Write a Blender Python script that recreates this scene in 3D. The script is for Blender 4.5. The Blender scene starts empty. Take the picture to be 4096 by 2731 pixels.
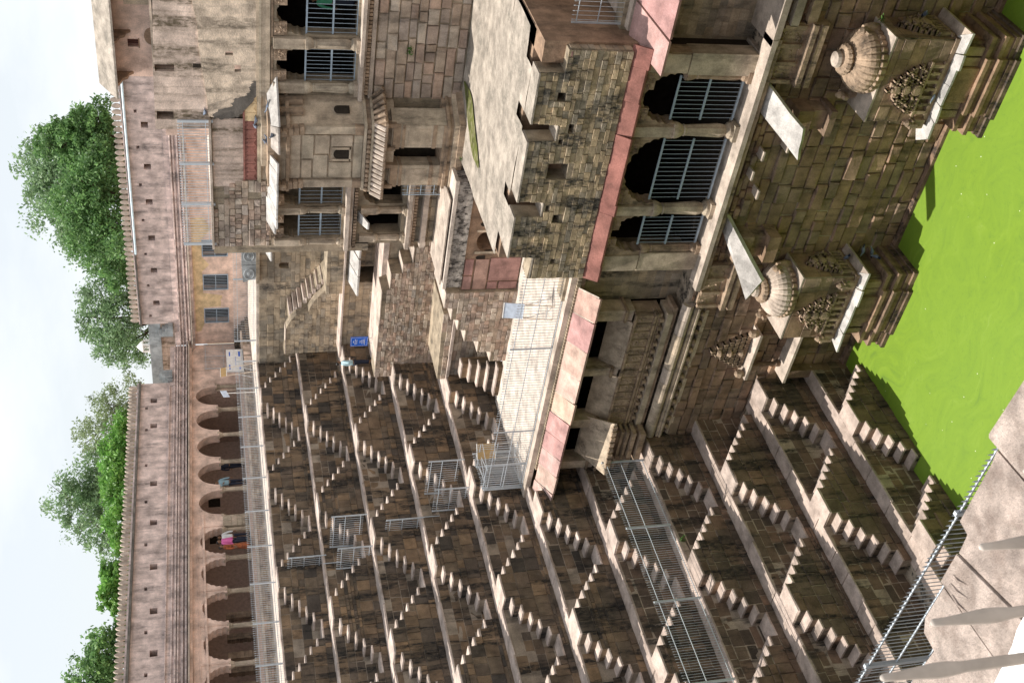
import bpy, math, random
import numpy as np
from mathutils import Vector, Matrix, geometry, noise as mnoise
random.seed(7)
rng = np.random.default_rng(7)
sc = bpy.context.scene
COL = sc.collection
PI = math.pi

# ------------------------------------------------------------------ camera, sky, sun, exposure
CAM = Vector((39.67, -35.82, 2.50))
yaw, pitch, roll = 0.7262, 0.2624, -0.0405
cf = Vector((-math.sin(yaw)*math.cos(pitch), math.cos(yaw)*math.cos(pitch), -math.sin(pitch)))
cr0 = Vector((math.cos(yaw), math.sin(yaw), 0)); cu0 = cr0.cross(cf)
cr = cr0*math.cos(roll) + cu0*math.sin(roll); cu = -cr0*math.sin(roll) + cu0*math.cos(roll)
# the photograph is stored on its side: the picture's x axis runs down in the world
m = Matrix(((-cu.x, cr.x, -cf.x), (-cu.y, cr.y, -cf.y), (-cu.z, cr.z, -cf.z))).to_4x4()
cd = bpy.data.cameras.new('camera'); cam = bpy.data.objects.new('camera', cd); COL.objects.link(cam)
m.translation = CAM; cam.matrix_world = m
cd.sensor_width = 36; cd.sensor_fit = 'HORIZONTAL'; cd.lens = 36*4581.9/4096
cd.clip_start = 0.1; cd.clip_end = 3000
cd.dof.use_dof = True; cd.dof.focus_distance = 42; cd.dof.aperture_fstop = 14
sc.camera = cam

SUN = Vector((-0.385, -0.10, 0.917)).normalized()
sl = bpy.data.lights.new('sun', 'SUN'); sl.energy = 4.9; sl.angle = math.radians(0.55); sl.color = (1, .95, .87)
so = bpy.data.objects.new('sun', sl); COL.objects.link(so)
so.rotation_euler = SUN.to_track_quat('Z', 'Y').to_euler()
w = bpy.data.worlds.new('World'); sc.world = w; w.use_nodes = True
nt = w.node_tree; nt.nodes.clear()
def WN(t, **k):
    n = nt.nodes.new(t)
    for a, b in k.items(): setattr(n, a, b)
    return n
wo_ = WN('ShaderNodeOutputWorld'); bg = WN('ShaderNodeBackground'); sky = WN('ShaderNodeTexSky')
sky.sky_type = 'NISHITA'; sky.sun_disc = False
sky.sun_elevation = math.asin(SUN.z); sky.sun_rotation = math.atan2(SUN.x, SUN.y)
sky.air_density = 1.0; sky.dust_density = 2.0; sky.ozone_density = 1.5
bg.inputs['Strength'].default_value = 0.10
tc = WN('ShaderNodeTexCoord'); mp = WN('ShaderNodeMapping'); mp.inputs['Scale'].default_value = (1.0, 1.0, 2.6)
nz = WN('ShaderNodeTexNoise'); nz.inputs['Scale'].default_value = 2.6; nz.inputs['Detail'].default_value = 7; nz.inputs['Roughness'].default_value = .55
rp = WN('ShaderNodeValToRGB'); rp.color_ramp.elements[0].position = .42; rp.color_ramp.elements[1].position = .60
rp.color_ramp.elements[0].color = (.72, .72, .72, 1)
mx = WN('ShaderNodeMix', data_type='RGBA'); mx.inputs[7].default_value = (8.5, 8.85, 9.1, 1)
L = nt.links.new
L(tc.outputs['Generated'], mp.inputs['Vector']); L(mp.outputs['Vector'], nz.inputs['Vector']); L(nz.outputs['Fac'], rp.inputs['Fac'])
L(rp.outputs['Color'], mx.inputs[0]); L(sky.outputs['Color'], mx.inputs[6]); L(mx.outputs[2], bg.inputs['Color']); L(bg.outputs[0], wo_.inputs['Surface'])
sc.view_settings.view_transform = 'Standard'; sc.view_settings.look = 'None'
sc.view_settings.exposure = 0.31; sc.view_settings.gamma = 1
sc.cycles.max_bounces = 6; sc.cycles.diffuse_bounces = 3; sc.cycles.glossy_bounces = 2; sc.cycles.transparent_max_bounces = 4
sc.cycles.use_denoising = True

# ------------------------------------------------------------------ materials
def nodes(name):
    mt = bpy.data.materials.new(name); mt.use_nodes = True
    n = mt.node_tree; return mt, n, n.nodes['Principled BSDF']
def N(n, t, **k):
    x = n.nodes.new(t)
    for a, b in k.items(): setattr(x, a, b)
    return x
def ramp(n, stops):
    r = N(n, 'ShaderNodeValToRGB'); e = r.color_ramp.elements
    while len(e) < len(stops): e.new(.5)
    for i, (p, c) in enumerate(stops):
        e[i].position = p; e[i].color = (c[0], c[1], c[2], 1) if not isinstance(c, (int, float)) else (c, c, c, 1)
    return r
def posnode(n, scale=(1, 1, 1)):
    g = N(n, 'ShaderNodeNewGeometry'); mpn = N(n, 'ShaderNodeMapping'); mpn.inputs['Scale'].default_value = scale
    n.links.new(g.outputs['Position'], mpn.inputs['Vector']); return mpn.outputs['Vector']
def noise(n, scale, detail=4, rough=.55, vec=None, dist=0):
    t = N(n, 'ShaderNodeTexNoise'); t.inputs['Scale'].default_value = scale; t.inputs['Detail'].default_value = detail
    t.inputs['Roughness'].default_value = rough; t.inputs['Distortion'].default_value = dist
    n.links.new(vec if vec else posnode(n), t.inputs['Vector']); return t.outputs['Fac']
def mixc(n, fac, a, b, blend='MIX'):
    x = N(n, 'ShaderNodeMix', data_type='RGBA', blend_type=blend)
    for v, i in ((fac, 0), (a, 6), (b, 7)):
        if isinstance(v, (int, float)): x.inputs[i].default_value = v
        elif isinstance(v, tuple): x.inputs[i].default_value = (*v, 1)
        else: n.links.new(v, x.inputs[i])
    return x.outputs[2]
def bump(n, b, h, strength=.4, dist=.02):
    u = N(n, 'ShaderNodeBump'); u.inputs['Strength'].default_value = strength; u.inputs['Distance'].default_value = dist
    n.links.new(h, u.inputs['Height']); n.links.new(u.outputs['Normal'], b.inputs['Normal'])
TONE = {'tier_stone': (.76, .70, .66), 'damp_tier_stone': (.76, .67, .615), 'lime_mortar': .66, 'washed_out_joint': .70, 'palace_sandstone': .86, 'palace_mortar': .76, 'rubble_stone': .88,
        'lower_wall_stone': (.98, .855, .775), 'carved_stone': (.92, .85, .79), 'dressed_ashlar': .90, 'sooty_parapet_stone': .92, 'worn_ledge': 1.0}
def stone_mat(name, cols, stain=.5, stain_col=(.022, .021, .02), streak=(2.2, 2.2, .32), lo=.48, hi=.66, bstr=.6, grain=1.0, rough=.93, moss=0, lich=0):
    """blocks: every block (object or loose island) gets its own tone, then grain, vertical black weathering, pale lichen"""
    k_ = TONE.get(name, 1); k_ = k_ if isinstance(k_, tuple) else (k_, k_, k_)
    cols = [tuple(v*q for v, q in zip(c, k_)) for c in cols]
    mt, n, b = nodes(name)
    oi = N(n, 'ShaderNodeObjectInfo'); g = N(n, 'ShaderNodeNewGeometry')
    ad = N(n, 'ShaderNodeMath', operation='ADD'); fr = N(n, 'ShaderNodeMath', operation='FRACT')
    n.links.new(oi.outputs['Random'], ad.inputs[0]); n.links.new(g.outputs['Random Per Island'], ad.inputs[1]); n.links.new(ad.outputs[0], fr.inputs[0])
    k = len(cols); r = ramp(n, [(i/(k-1), c) for i, c in enumerate(cols)]); n.links.new(fr.outputs[0], r.inputs['Fac'])
    c = r.outputs['Color']
    f1 = noise(n, 1.7*grain, 5, .62); r1 = ramp(n, [(.3, .55), (.72, 1.35)]); n.links.new(f1, r1.inputs['Fac'])
    c = mixc(n, 1.0, c, r1.outputs['Color'], 'MULTIPLY')
    f2 = noise(n, 26*grain, 4, .7); r2 = ramp(n, [(.3, .72), (.7, 1.22)]); n.links.new(f2, r2.inputs['Fac'])
    c = mixc(n, .75, c, r2.outputs['Color'], 'MULTIPLY')
    if stain:
        s1 = noise(n, 1.0, 6, .62, posnode(n, streak)); r3 = ramp(n, [(lo, 0.0), (hi, 1.0)]); n.links.new(s1, r3.inputs['Fac'])
        s2 = noise(n, 9, 4, .7, posnode(n, (1, 1, .5))); r4 = ramp(n, [(.36, .25), (.58, 1.0)]); n.links.new(s2, r4.inputs['Fac'])
        mm = N(n, 'ShaderNodeMath', operation='MULTIPLY'); n.links.new(r3.outputs['Color'], mm.inputs[0]); n.links.new(r4.outputs['Color'], mm.inputs[1])
        m2 = N(n, 'ShaderNodeMath', operation='MULTIPLY'); n.links.new(mm.outputs[0], m2.inputs[0]); m2.inputs[1].default_value = stain
        c = mixc(n, m2.outputs[0], c, stain_col)
    if lich:
        s5 = noise(n, 5.5, 6, .75); r5 = ramp(n, [(.60, 0.0), (.70, lich)]); n.links.new(s5, r5.inputs['Fac'])
        c = mixc(n, r5.outputs['Color'], c, (.42, .38, .30))
    if moss:
        s6 = noise(n, 1.3, 5, .6); r6 = ramp(n, [(.52, 0.0), (.66, moss)]); n.links.new(s6, r6.inputs['Fac'])
        c = mixc(n, r6.outputs['Color'], c, (.05, .065, .03))
    n.links.new(c, b.inputs['Base Color']); b.inputs['Roughness'].default_value = rough
    b.inputs['Specular IOR Level'].default_value = .25
    h = noise(n, 14*grain, 6, .72); bump(n, b, h, bstr, .03)
    return mt
def plain(name, col, rough=.6, metal=0, var=.15, spec=.4):
    mt, n, b = nodes(name)
    f = noise(n, 7, 4, .6); r = ramp(n, [(.3, tuple(max(0, x*(1-var)) for x in col)), (.7, tuple(x*(1+var) for x in col))])
    n.links.new(f, r.inputs['Fac']); n.links.new(r.outputs['Color'], b.inputs['Base Color'])
    b.inputs['Roughness'].default_value = rough; b.inputs['Metallic'].default_value = metal; b.inputs['Specular IOR Level'].default_value = spec
    return mt
M = {}
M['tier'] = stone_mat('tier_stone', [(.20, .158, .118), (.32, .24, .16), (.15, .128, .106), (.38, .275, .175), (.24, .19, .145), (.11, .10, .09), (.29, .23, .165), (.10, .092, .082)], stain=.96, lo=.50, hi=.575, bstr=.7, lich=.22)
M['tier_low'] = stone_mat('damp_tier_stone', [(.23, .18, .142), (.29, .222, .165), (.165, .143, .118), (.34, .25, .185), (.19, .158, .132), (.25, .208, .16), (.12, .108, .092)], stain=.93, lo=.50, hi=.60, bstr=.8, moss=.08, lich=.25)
M['mortar'] = stone_mat('lime_mortar', [(.47, .385, .30), (.50, .41, .32)], stain=.6, lo=.50, hi=.64, bstr=.9)
M['mortar_dark'] = stone_mat('washed_out_joint', [(.56, .46, .36), (.60, .49, .38)], stain=.96, lo=.49, hi=.57, bstr=.9)
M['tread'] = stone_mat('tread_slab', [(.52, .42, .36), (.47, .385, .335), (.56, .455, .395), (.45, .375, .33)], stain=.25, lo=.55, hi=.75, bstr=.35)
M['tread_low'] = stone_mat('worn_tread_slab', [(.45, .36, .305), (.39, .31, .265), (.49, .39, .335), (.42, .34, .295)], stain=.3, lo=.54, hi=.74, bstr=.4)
M['pal'] = stone_mat('palace_sandstone', [(.45, .355, .25), (.54, .43, .31), (.37, .30, .22), (.57, .44, .30), (.42, .345, .26), (.31, .265, .21), (.50, .41, .31)], stain=.9, stain_col=(.04, .038, .036), lo=.50, hi=.64, bstr=.7, lich=.25)
M['pal_st'] = stone_mat('sooty_parapet_stone', [(.45, .345, .225), (.54, .41, .26), (.36, .29, .2), (.57, .43, .27), (.40, .33, .24), (.30, .255, .2)], stain=.93, stain_col=(.035, .035, .035), streak=(1.6, 1.6, .5), lo=.46, hi=.57, bstr=.8, lich=.3)
M['pal_mort'] = stone_mat('palace_mortar', [(.46, .37, .27), (.49, .40, .29)], stain=.6, lo=.48, hi=.64, bstr=.9)
M['rub'] = stone_mat('rubble_stone', [(.56, .44, .34), (.45, .34, .26), (.62, .52, .42), (.37, .29, .24), (.54, .38, .29), (.45, .39, .34)], stain=.55, lo=.52, hi=.68, bstr=.9, lich=.35)
M['low'] = stone_mat('lower_wall_stone', [(.30, .225, .165), (.36, .27, .20), (.24, .19, .15), (.40, .295, .215), (.28, .235, .19), (.34, .275, .215), (.20, .165, .135)], stain=.6, lo=.50, hi=.64, bstr=.8, moss=.08, lich=.35)
M['carv'] = stone_mat('carved_stone', [(.42, .33, .25), (.47, .37, .28), (.38, .30, .23)], stain=.78, lo=.48, hi=.64, bstr=.9, grain=1.6)
M['ashlar'] = stone_mat('dressed_ashlar', [(.54, .44, .335), (.59, .47, .35), (.50, .42, .32), (.60, .48, .37)], stain=.72, stain_col=(.10, .082, .062), lo=.50, hi=.66, bstr=.35)
M['ledge'] = stone_mat('worn_ledge', [(.50, .41, .34), (.44, .365, .305), (.54, .45, .38)], stain=.3, lo=.55, hi=.7, bstr=.4)
M['roof'] = stone_mat('lime_roof_plaster', [(.40, .345, .29), (.40, .345, .29)], stain=.75, stain_col=(.13, .12, .10), streak=(1.3, 1.3, 1.3), lo=.44, hi=.66, bstr=1.0, grain=1.2)
M['terr'] = stone_mat('terrace_floor', [(.56, .485, .42), (.56, .485, .42)], stain=.25, streak=(2, 2, 2), lo=.55, hi=.75, bstr=.3)
M['speck'] = stone_mat('speckled_parapet', [(.42, .38, .34), (.42, .38, .34)], stain=1.0, stain_col=(.035, .03, .027), streak=(5, 5, 3.6), lo=.44, hi=.54, bstr=1.2, grain=1.5, lich=.5)
M['shaded_eave'] = stone_mat('shaded_eave_slab', [(.42, .37, .33), (.38, .335, .30)], stain=.6, bstr=.6)  # darker version of the pale eave slab, shade painted into the colour
M['red'] = stone_mat('red_sandstone', [(.27, .115, .095), (.31, .14, .115), (.23, .095, .08)], stain=.4, lo=.52, hi=.7, bstr=.4)
M['redp'] = stone_mat('pink_red_stone_panel', [(.36, .20, .18), (.40, .23, .20), (.33, .18, .175), (.45, .30, .23)], stain=.2, lo=.56, hi=.75, bstr=.3)
M['pink_slab'] = stone_mat('pink_eave_slab', [(.45, .27, .24), (.41, .235, .22), (.48, .345, .265), (.50, .35, .31), (.43, .255, .235)], stain=.35, stain_col=(.30, .14, .12), streak=(1.2, 3, 1), lo=.5, hi=.7, bstr=.3)
M['chajja'] = stone_mat('pale_eave_slab', [(.52, .485, .455), (.46, .44, .42)], stain=.25, streak=(6, 6, 6), lo=.5, hi=.7, bstr=.4)
M['plas'] = stone_mat('pink_plaster', [(.76, .565, .47), (.76, .565, .47)], stain=.35, stain_col=(.30, .19, .14), lo=.46, hi=.66, bstr=.25)
M['plas_up'] = stone_mat('weathered_pink_plaster', [(.70, .56, .515), (.70, .56, .515)], stain=.78, stain_col=(.10, .09, .088), streak=(2.8, 2.8, .45), lo=.46, hi=.68, bstr=.4, grain=1.1)
M['plas_blk'] = stone_mat('stained_plaster', [(.72, .57, .48), (.72, .57, .48)], stain=.97, stain_col=(.12, .095, .06), streak=(2.6, 2.6, .16), lo=.43, hi=.60, bstr=.6)
M['plas_rough'] = stone_mat('coarse_render', [(.74, .60, .47), (.74, .60, .47)], stain=.85, stain_col=(.12, .10, .075), streak=(2.2, 2.2, .35), lo=.46, hi=.62, bstr=1.2, grain=1.4)
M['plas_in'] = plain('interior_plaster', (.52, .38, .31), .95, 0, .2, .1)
M['ochre'] = stone_mat('yellow_wash', [(.70, .53, .32), (.70, .53, .32)], stain=.3, stain_col=(.40, .25, .15), lo=.5, hi=.7, bstr=.2)
M['brownp'] = stone_mat('brown_plaster', [(.33, .22, .15), (.33, .22, .15)], stain=.6, stain_col=(.07, .055, .045), lo=.48, hi=.66, bstr=.5)
M['dark'] = plain('shaded_interior', (.035, .028, .022), .95, 0, .3, .1)  # near-black colour carries the shade inside rooms, windows and niches
M['metal'] = plain('grey_blue_paint', (.34, .42, .50), .45, .1)
M['galv'] = plain('galvanised_rail', (.52, .56, .60), .42, .1, .08)
M['iron'] = plain('old_grey_paint', (.44, .385, .34), .7, .05, .3)
M['pipe'] = plain('pale_blue_pipe', (.52, .64, .70), .4)
M['fg'] = stone_mat('paving_stone', [(.60, .48, .415), (.64, .52, .45), (.56, .45, .39)], stain=.5, stain_col=(.26, .19, .155), streak=(9, 9, 9), lo=.46, hi=.62, bstr=.9, grain=6, lich=.3)
M['soot'] = stone_mat('black_mould', [(.15, .13, .115), (.17, .155, .135)], stain=.5, bstr=.6)
M['white'] = plain('white_wash', (.85, .83, .80), .8, 0, .05)
M['bluegrey'] = stone_mat('grey_carved_parapet', [(.33, .35, .36), (.35, .37, .38)], stain=.4, bstr=.5)
M['board'] = plain('sign_blue', (.02, .11, .52), .4, 0, .03)
M['wood'] = plain('sign_wood', (.50, .33, .15), .6)
M['woodl'] = plain('pale_wood', (.62, .50, .38), .6)
M['sheet'] = plain('pale_blue_sheet', (.60, .67, .78), .35)
M['skin'] = plain('skin', (.20, .105, .06), .6)
M['hair'] = plain('hair', (.012, .010, .009), .5)
M['shirt'] = plain('light_blue_shirt', (.42, .60, .66), .8)
M['trous'] = plain('navy_trousers', (.014, .018, .035), .8)
M['shirt2'] = plain('grey_blue_shirt', (.22, .33, .38), .8)
M['pinks'] = plain('pink_shirt', (.60, .13, .34), .8)
M['sari'] = plain('red_yellow_sari', (.26, .07, .025), .8, 0, .8)
M['cream'] = plain('white_shirt', (.62, .62, .62), .8)
M['orange'] = plain('orange_kurta', (.48, .16, .06), .8)
M['green_c'] = plain('green_shawl', (.05, .25, .14), .8)
M['pigeon'] = plain('pigeon_grey', (.16, .19, .25), .6, 0, .35)
M['shoe'] = plain('dark_shoe', (.02, .016, .013), .5)
M['bark'] = plain('bark', (.09, .065, .045), .95, 0, .3)
M['weed'] = plain('weed_green', (.09, .20, .04), .8)
def leaf_mat(name, a, b_, c_):
    mt, n, b = nodes(name)
    g = N(n, 'ShaderNodeNewGeometry'); r = ramp(n, [(0, a), (.5, b_), (1, c_)]); n.links.new(g.outputs['Random Per Island'], r.inputs['Fac'])
    f = noise(n, .9, 3, .5); r2 = ramp(n, [(.32, .62), (.68, 1.35)]); n.links.new(f, r2.inputs['Fac'])
    c = mixc(n, 1.0, r.outputs['Color'], r2.outputs['Color'], 'MULTIPLY')
    tr = N(n, 'ShaderNodeBsdfTranslucent'); mxs = N(n, 'ShaderNodeMixShader'); mxs.inputs[0].default_value = .4
    n.links.new(c, b.inputs['Base Color']); n.links.new(c, tr.inputs['Color']); b.inputs['Roughness'].default_value = .55
    out = n.nodes['Material Output']; n.links.new(b.outputs[0], mxs.inputs[1]); n.links.new(tr.outputs[0], mxs.inputs[2]); n.links.new(mxs.outputs[0], out.inputs['Surface'])
    return mt
M['leafA'] = leaf_mat('leaves_dusty', (.16, .26, .13), (.21, .33, .16), (.30, .42, .22))
M['leafB'] = leaf_mat('leaves_deep', (.10, .21, .075), (.15, .29, .09), (.24, .40, .14))
M['leafC'] = leaf_mat('leaves_bright', (.11, .27, .05), (.17, .37, .07), (.26, .46, .12))
M['leafD'] = leaf_mat('leaves_olive', (.19, .25, .13), (.25, .32, .16), (.33, .40, .23))
def water_mat():
    mt, n, b = nodes('algae_water')
    p = posnode(n); f0 = noise(n, .22, 3, .5, p)
    vm = N(n, 'ShaderNodeVectorMath', operation='SCALE'); vm.inputs['Scale'].default_value = 1
    g = N(n, 'ShaderNodeNewGeometry'); nz3 = N(n, 'ShaderNodeTexNoise'); nz3.inputs['Scale'].default_value = .28; nz3.inputs['Detail'].default_value = 2
    n.links.new(g.outputs['Position'], nz3.inputs['Vector'])
    ad = N(n, 'ShaderNodeVectorMath', operation='MULTIPLY_ADD'); ad.inputs[1].default_value = (6, 6, 6)
    n.links.new(nz3.outputs['Color'], ad.inputs[0]); n.links.new(g.outputs['Position'], ad.inputs[2])
    wv = N(n, 'ShaderNodeTexNoise'); wv.inputs['Scale'].default_value = 1.1; wv.inputs['Detail'].default_value = 8; wv.inputs['Roughness'].default_value = .68; wv.inputs['Distortion'].default_value = 1.2
    mpp = N(n, 'ShaderNodeMapping'); mpp.inputs['Scale'].default_value = (.5, 1.7, 1); n.links.new(ad.outputs[0], mpp.inputs['Vector']); n.links.new(mpp.outputs[0], wv.inputs['Vector'])
    r = ramp(n, [(.26, (.10, .175, .03)), (.40, (.15, .245, .026)), (.55, (.17, .27, .026)), (.66, (.19, .29, .036)), (.76, (.25, .33, .085))]); n.links.new(wv.outputs['Fac'], r.inputs['Fac'])
    r2 = ramp(n, [(.36, .0), (.66, .5)]); n.links.new(f0, r2.inputs['Fac'])
    c = mixc(n, r2.outputs['Color'], r.outputs['Color'], (.165, .27, .035))
    f3 = noise(n, 9, 3, .8); r3 = ramp(n, [(.55, 0.0), (.68, .45)]); n.links.new(f3, r3.inputs['Fac'])
    c = mixc(n, r3.outputs['Color'], c, (.10, .19, .03))
    vv = N(n, 'ShaderNodeTexVoronoi'); vv.inputs['Scale'].default_value = 2.4; n.links.new(g.outputs['Position'], vv.inputs['Vector'])
    r4 = ramp(n, [(.0, 1.0), (.040, 1.0), (.05, 0.0)]); n.links.new(vv.outputs['Distance'], r4.inputs['Fac'])
    c = mixc(n, r4.outputs['Color'], c, (.62, .68, .50))
    n.links.new(c, b.inputs['Base Color']); b.inputs['Roughness'].default_value = .42; b.inputs['Specular IOR Level'].default_value = .3
    bump(n, b, noise(n, 30, 3, .6), .12, .01)
    return mt
M['water'] = water_mat()

# ------------------------------------------------------------------ object helpers
WO = {}
def _link(o, parent, origin):
    COL.objects.link(o)
    if parent is not None:
        o.parent = parent; o.location = Vector(origin) - WO[parent.name]
    else: o.location = origin
    WO[o.name] = Vector(origin)
    return o
def thing(name, label, cat, loc=(0, 0, 0), group=None):
    o = bpy.data.objects.new(name, None); _link(o, None, loc); o.empty_display_size = .2
    o['label'] = label; o['category'] = cat
    if group: o['group'] = group
    return o
def tag(o, label, cat, group=None):
    o['label'] = label; o['category'] = cat
    if group: o['group'] = group
    return o
class MB:
    def __init__(s): s.v = []; s.f = []
    def add(s, vs, fs):
        b = len(s.v); s.v += [tuple(v) for v in vs]; s.f += [tuple(i+b for i in f) for f in fs]; return s
    def box(s, x0, x1, y0, y1, z0, z1, skip=''):
        vs = [(x0, y0, z0), (x1, y0, z0), (x1, y1, z0), (x0, y1, z0), (x0, y0, z1), (x1, y0, z1), (x1, y1, z1), (x0, y1, z1)]
        fs = {'d': (0, 3, 2, 1), 'u': (4, 5, 6, 7), 's': (0, 1, 5, 4), 'e': (1, 2, 6, 5), 'n': (2, 3, 7, 6), 'w': (3, 0, 4, 7)}
        return s.add(vs, [f for k, f in fs.items() if k not in skip])
    def plate(s, poly, plane, c, depth, holes=()):
        """solid slab with a drawn outline; plane 'y': face at y=c looking -y; plane 'x': face at x=c looking +x"""
        loops = [list(poly)] + [list(h) for h in holes]
        flat = [p for l in loops for p in l]
        if plane == 'y': P = lambda p, d: (p[0], c+d, p[1])
        else: P = lambda p, d: (c-d, p[0], p[1])
        tri = geometry.tessellate_polygon([[Vector((p[0], p[1], 0)) for p in l] for l in loops])
        n = len(flat); vs = [P(p, 0) for p in flat] + [P(p, depth) for p in flat]
        fs = [tuple(t) for t in tri] + [tuple(n+i for i in t) for t in tri]
        b = 0
        for l in loops:
            k = len(l)
            for i in range(k):
                j = (i+1) % k; fs.append((b+i, b+j, n+b+j, n+b+i))
            b += k
        return s.add(vs, fs)
    def tube(s, a, b, r, n=6, r2=None, cap=True):
        a = Vector(a); b = Vector(b); d = (b-a); L_ = d.length
        if L_ < 1e-6: return s
        q = d.to_track_quat('Z', 'Y'); r2 = r if r2 is None else r2
        vs = []
        for i in range(n):
            t = 2*PI*i/n + PI/n; vs.append(a + q @ Vector((r*math.cos(t), r*math.sin(t), 0)))
        for i in range(n):
            t = 2*PI*i/n + PI/n; vs.append(a + q @ Vector((r2*math.cos(t), r2*math.sin(t), L_)))
        fs = [(i, (i+1) % n, n+(i+1) % n, n+i) for i in range(n)]
        if cap: fs += [tuple(range(n))[::-1], tuple(range(n, 2*n))]
        return s.add(vs, fs)
    def lathe(s, cx, cy, prof, n=16, flute=0, rot=0, sx=1, sy=1):
        vs = []
        for r, z, fl in [(p[0], p[1], p[2] if len(p) > 2 else 0) for p in prof]:
            for i in range(n):
                t = 2*PI*i/n + rot; rr = r*(1 - (flute if (fl == 1 and i % 2) or (fl == 2 and i % 4 == 0) else 0))
                vs.append((cx + sx*rr*math.cos(t), cy + sy*rr*math.sin(t), z))
        k = len(prof)
        fs = [(j*n+i, j*n+(i+1) % n, (j+1)*n+(i+1) % n, (j+1)*n+i) for j in range(k-1) for i in range(n)]
        fs += [tuple(range(n))[::-1], tuple((k-1)*n+i for i in range(n))]
        return s.add(vs, fs)
    def build(s, name, mat, parent=None, origin=None, smooth=False, kind=None):
        if origin is None: origin = WO[parent.name] if parent is not None else (0, 0, 0)
        o3 = Vector(origin); me = bpy.data.meshes.new(name)
        me.from_pydata([(v[0]-o3.x, v[1]-o3.y, v[2]-o3.z) for v in s.v], [], s.f); me.update()
        if smooth: me.shade_smooth()
        me.materials.append(mat if not isinstance(mat, str) else M[mat])
        o = bpy.data.objects.new(name, me); _link(o, parent, o3)
        if kind: o['kind'] = kind
        return o
def inst(name, me, parent, loc, scale=(1, 1, 1), rot=(0, 0, 0)):
    o = bpy.data.objects.new(name, me); _link(o, parent, loc); o.scale = scale; o.rotation_euler = rot; return o

# ---- block meshes shared by all masonry. front looks to local -y, back (open) lies on the wall plane
_blk = {}
def block_mesh(mat, i, rough):
    key = (mat, i, rough)
    if key in _blk: return _blk[key]
    r = random.Random(hash((i, rough)) & 0xffff)
    j = lambda a: r.uniform(-a, a)
    q = .030 if not rough else .055
    base = [(-.5, 0, -.5), (.5, 0, -.5), (.5, 0, .5), (-.5, 0, .5)]
    mid = [(x + j(q*.5), -.62 + j(.12), z + j(q*.5)) for x, _, z in base]
    fr = [(x*(1-2*q) + j(q), -1 + j(.16 if not rough else .3), z*(1-2.4*q) + j(q)) for x, _, z in base]
    cen = (j(.15), -1.02 + j(.14), j(.15))
    vs = base + mid + fr + [cen]
    fs = [(a, (a+1) % 4, 4+(a+1) % 4, 4+a) for a in range(4)] + [(4+a, 4+(a+1) % 4, 8+(a+1) % 4, 8+a) for a in range(4)] + [(8+a, 8+(a+1) % 4, 12) for a in range(4)]
    me = bpy.data.meshes.new('block'); me.from_pydata(vs, [], fs); me.update(); me.materials.append(M[mat])
    _blk[key] = me; return me
class Stones:
    """gathers the blocks of one thing: the 290 that show largest become parts, the rest one joined part"""
    def __init__(s, thing_, name='stone', limit=285): s.t = thing_; s.n = name; s.l = []; s.lim = limit
    def put(s, parent, mat, pos, w_, h_, d_, ax, rough=False):
        s.l.append((w_*h_/((Vector(pos)-CAM).length**2), parent, mat, pos, w_, h_, d_, ax, rough, random.randrange(14)))
    def done(s):
        s.l.sort(key=lambda a: -a[0])
        for k, (_, parent, mat, pos, w_, h_, d_, ax, rough, i) in enumerate(s.l[:s.lim]):
            inst(s.n, block_mesh(mat, i, rough), parent, pos, (w_, d_, h_), (0, 0, PI/2 if ax == 'x' else (0 if ax == 'y' else ax)))
        rest = {}
        for a in s.l[s.lim:]: rest.setdefault(a[2], []).append(a)
        for mat, lst in rest.items():
            mb = MB()
            for (_, parent, mt, pos, w_, h_, d_, ax, rough, i) in lst:
                me = block_mesh(mt, i, rough); an = PI/2 if ax == 'x' else (0 if ax == 'y' else ax); c_, s_ = math.cos(an), math.sin(an)
                vs = []
                for v in me.vertices:
                    x, y, z = v.co.x*w_, v.co.y*d_, v.co.z*h_
                    vs.append((pos[0] + x*c_ - y*s_, pos[1] + x*s_ + y*c_, pos[2] + z))
                mb.add(vs, [tuple(p.vertices) for p in me.polygons])
            mb.build(s.n + 's', mat, s.t, kind='stuff')
        s.l = []
def scan(poly, z):
    xs = []
    n = len(poly)
    for i in range(n):
        (a, b), (c, d) = poly[i], poly[(i+1) % n]
        if (b <= z) != (d <= z): xs.append(a + (z-b)*(c-a)/(d-b))
    xs.sort(); return [(xs[i], xs[i+1]) for i in range(0, len(xs)-1, 2)]
def sub(iv, cut):
    out = []
    for a, b in iv:
        for c, d in cut:
            if d <= a or c >= b: continue
            if c > a: out.append((a, c))
            a = max(a, d)
            if a >= b: break
        if a < b: out.append((a, b))
    return out
def inter(A, B):
    return [(max(a, c), min(b, d)) for a, b in A for c, d in B if min(b, d) > max(a, c)]
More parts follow.
